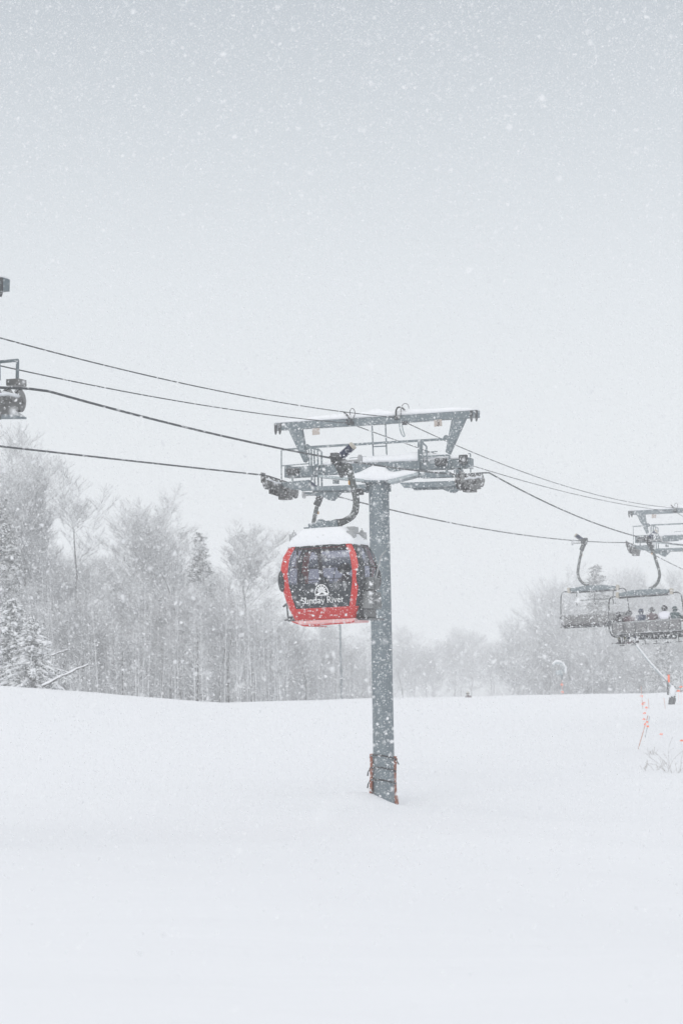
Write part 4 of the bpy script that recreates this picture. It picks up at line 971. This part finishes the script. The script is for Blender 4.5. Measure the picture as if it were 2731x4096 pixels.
# long boom gun
d = 150; b = at_depth(2690,2832,d); root = empty('snow_gun', (b.x,b.y,float(gz(b.x,b.y)))); L_ = lambda x,y: at_depth(x,y,d)-root.location
mb = MB(); mb.tube([L_(2684,2836),L_(2686,2790),L_(2682,2745)],.08,8); mb.tube([L_(2672,2838),L_(2680,2790)],.10,8); mb.tube([L_(2668,2720),L_(2670,2780)],.07,8); mb.tube([L_(2694,2745),L_(2696,2800),L_(2686,2834)],.09,8); mb.build('base_frame', M['dark'], root, True)
mb = MB(); mb.tube([L_(2698,2765),L_(2600,2655),L_(2535,2575)],[.07,.055,.04],8); mb.build('boom', M['steel2'], root, True)
mb = MB(); mb.tube(spl([L_(2698,2760),L_(2650,2704),L_(2600,2650),L_(2570,2612),L_(2540,2574)],3),.055,8); mb.ball(L_(2688,2765),(.22,.2,.4)); mb.build('snow', M['snowcap'], root, True)
mb = MB(); mb.prism([(L_(2668,2755).x,L_(0,2755).z),(L_(2676,2755).x,L_(0,2755).z),(L_(2676,2785).x,L_(0,2785).z),(L_(2670,2785).x,L_(0,2785).z)],-.25,-.15); mb.build('pad', M['orange'], root)
tag(root,'snow gun with a long slanting white boom and orange pad beside the crossing fence stakes','snow gun')
def stake(x0,y0,x1,y1,label,flag=None,r_=.02,m_='pink'):
    g = gray(x1,y1); tpp = at_depth(x0,y0,g.y); v = tpp-g
    o = MB().tube([v*-.15,v],[r_,r_*.9],6).build('stake', M[m_], None, True); o.location = g; tag(o,label,'stake','bamboo marker stakes')
    if flag:
        for fx,fy in flag:
            q = at_depth(fx,fy,g.y)-g; mb = MB(); s = 5/F*g.y
            mb.prism([(q.x-s,q.z-s*.4),(q.x+s,q.z-s),(q.x+s*1.2,q.z+s*.5),(q.x+s*.2,q.z+s*.9),(q.x-s*.7,q.z+s*.5)],q.y-.02,q.y+.01); mb.build('tape', M['orange'], o)
Zs = lambda x,y: (2150+x*.3706, 2560+y*.3706)
def st(a,b,label,flag=None,**k): stake(*Zs(*a),*Zs(*b),label,[Zs(*q) for q in flag] if flag else None,**k)
st((1186,815),(1080,1180),'longest slanting red stake, front one of the leaning pair',[(1175,888),(1155,910)],r_=.022)
st((1206,820),(1155,1050),'shorter slanting grey stake just behind the longest one',[(1180,930)],r_=.018,m_='steel2')
st((1112,500),(1130,742),'upright stake with red tape crossing the snow horizon',[(1115,605),(1128,690),(1140,680)])
st((1190,628),(1196,742),'short thin stake right of the taped upright one')
st((1358,622),(1372,735),'short thin stake just left of the boom snow gun')
st((258,430),(264,592),'faint red stake by the hooked snow gun',[(262,560),(256,480)],r_=.03)
for i,(x,y) in enumerate(((1145,790),(1140,855),(1165,730),(1325,1015),(1545,1085),(1538,505),(1512,550))):
    g = gray(*Zs(x,y+40)) if y>600 else at_depth(*Zs(x,y),150); q = at_depth(*Zs(x,y),g.y); s = 5/F*g.y
    mb = MB(); mb.prism([(-s*1.4,-s*.3),(s,-s*.8),(s*1.5,s*.4),(0,s*.9)],-.01,.01); mb.tube([(0,0,-s),(.01,0,float(gz(q.x,q.y))-q.z)],.004,5); o = mb.build('net_scrap', M['orange'], None); o.location = q
    tag(o, ('orange scrap of netting on a thin wire beside the leaning stakes','orange scrap of netting low behind the leaning stakes','orange scrap of netting right of the taped upright stake','orange scrap of netting above the dry weeds','orange scrap of netting cut by the edge right of the weeds','orange netting scrap right of the boom snow gun, at the edge','lower orange netting scrap right of the boom snow gun')[i],'netting','scraps of orange netting')
def weed(x0, x1, ya, yb, label, n, curly=False):
    g = gray(*Zs((x0+x1)/2,yb)); P0=[];P1=[];r0=[];r1=[]; a = rr.uniform
    for _ in range(n):
        bx = a(x0,x1); p = at_depth(*Zs(bx,yb+a(-25,25)),g.y); p = Vector((p.x,p.y+a(-.5,.5),0)); p.z = float(gz(p.x,p.y))-.05; L = (yb-ya)*.3706/F*g.y*a(.4,1.1); q = p; d_ = Vector((a(-.5,.5),a(-.2,.2),1))
        for k in range(5):
            d_ = (d_+Vector((a(-.3,.3),a(-.2,.2),a(-.25,.1)))).normalized(); e_ = q+d_*L/5; P0.append(tuple(q));P1.append(tuple(e_));r0.append(.0055);r1.append(.005)
            if a(0,1)<.7: e2 = q+(d_+Vector((a(-1,1),a(-.4,.4),0))).normalized()*L*.22; P0.append(tuple(q));P1.append(tuple(e2));r0.append(.004);r1.append(.003)
            q = e_
    v,f = segmesh(P0,P1,r0,r1); v = v-np.array(g); o = bpy.data.objects.new('dry_weed', fastmesh('dry_weed',v,f,M['weed'])); o.location = g; C.objects.link(o); tag(o,label,'dry weed','dry weeds poking through the snow')
weed(1150,1290,1140,1235,'small curly dark weed behind the spread of thin stalks',9)
weed(1130,1320,1240,1400,'spread of thin dry stalks leaning in the snow near the leaning stakes',11)
weed(1310,1400,1030,1430,'tall sparse dry stalks in the middle of the weed patch',4)
weed(1400,1500,1020,1440,'tall dry stalks right of the middle of the weed patch',4)
weed(1490,1570,1130,1440,'dry stalks cut by the right edge of the frame',5)
# skier just over the crest
g = at_depth(1873,2792,172); pr = make_person(M['mr'],M['pj'],M['cream'],pose='stand'); zt = at_depth(1873,2764,172).z; pr.location = (g.x,g.y,zt-1.80); pr.rotation_euler = (0,0,R(150)); tag(pr,'tiny distant skier, head and shoulders showing over the snow crest','skier')

# ------------------------------------------------------------------ falling snow: one mesh of small ragged flakes
def flakes(n, d0, d1, size, sg):
    u = rng.random(n); d = (d0**3+u*(d1**3-d0**3))**(1/3)
    hx = .152*1.22; hy = .228*1.15
    ax_ = rng.uniform(-hx,hx,n); ay = rng.uniform(-hy,hy,n)
    fwd = np.array(_f); r_ = np.array(CR); u_ = np.array(CU)
    c = (fwd[None]+r_[None]*ax_[:,None]+u_[None]*ay[:,None])*d[:,None]+np.array([0,0,EYE])
    s = size*np.exp(rng.normal(0,sg,n)); s = np.minimum(s,size*3)
    sq = np.array([[-1,-.8,.0],[.9,-1,.15],[1,.9,-.1],[-.8,1,.15]],float)*.5
    V_ = np.repeat(sq[None],n,0)*(1+.3*rng.normal(0,1,(n,4,1)))
    q = rng.normal(0,1,(n,4)); q /= np.linalg.norm(q,axis=1)[:,None]; w_,x,y,z = q.T
    Rm = np.stack([1-2*(y*y+z*z),2*(x*y-z*w_),2*(x*z+y*w_),2*(x*y+z*w_),1-2*(x*x+z*z),2*(y*z-x*w_),2*(x*z-y*w_),2*(y*z+x*w_),1-2*(x*x+y*y)],1).reshape(n,3,3)
    V_ = np.einsum('nij,nkj->nki',Rm,V_)*s[:,None,None]+c[:,None,:]
    return V_
NF = 700000
Vf = np.concatenate([flakes(NF, 12, 80, .0118, .42), flakes(650000, 72, 122, .0165, .35), flakes(450, 3.5, 10, .008, .4)])
g_ = gz(Vf[:,0,0],Vf[:,0,1]); Vf = Vf[Vf[:,:,2].min(1)>g_+.03]
n = len(Vf); F_ = (np.arange(n)[:,None,None]*4+np.array([[[0,1,2],[0,2,3]]])).reshape(-1,3)
o = bpy.data.objects.new('snowfall', fastmesh('snowfall',Vf.reshape(-1,3),F_,M['flake'])); C.objects.link(o); tag(o,kind='stuff')

# ------------------------------------------------------------------ haze of fine snow in the air
HD = .0017
mb = MB(); mb.box((-290,-40,-24),(290,560,32)); o = mb.build('haze', [], None)
m = bpy.data.materials.new('haze'); m.use_nodes = True; nn = m.node_tree; nn.nodes.clear(); oo = nn.nodes.new('ShaderNodeOutputMaterial'); pv = nn.nodes.new('ShaderNodeVolumePrincipled')
pv.inputs['Color'].default_value = (.985,.99,1,1); pv.inputs['Density'].default_value = HD; pv.inputs['Anisotropy'].default_value = .2
nn.links.new(pv.outputs[0], oo.inputs['Volume']); o.data.materials.append(m); tag(o,kind='stuff')
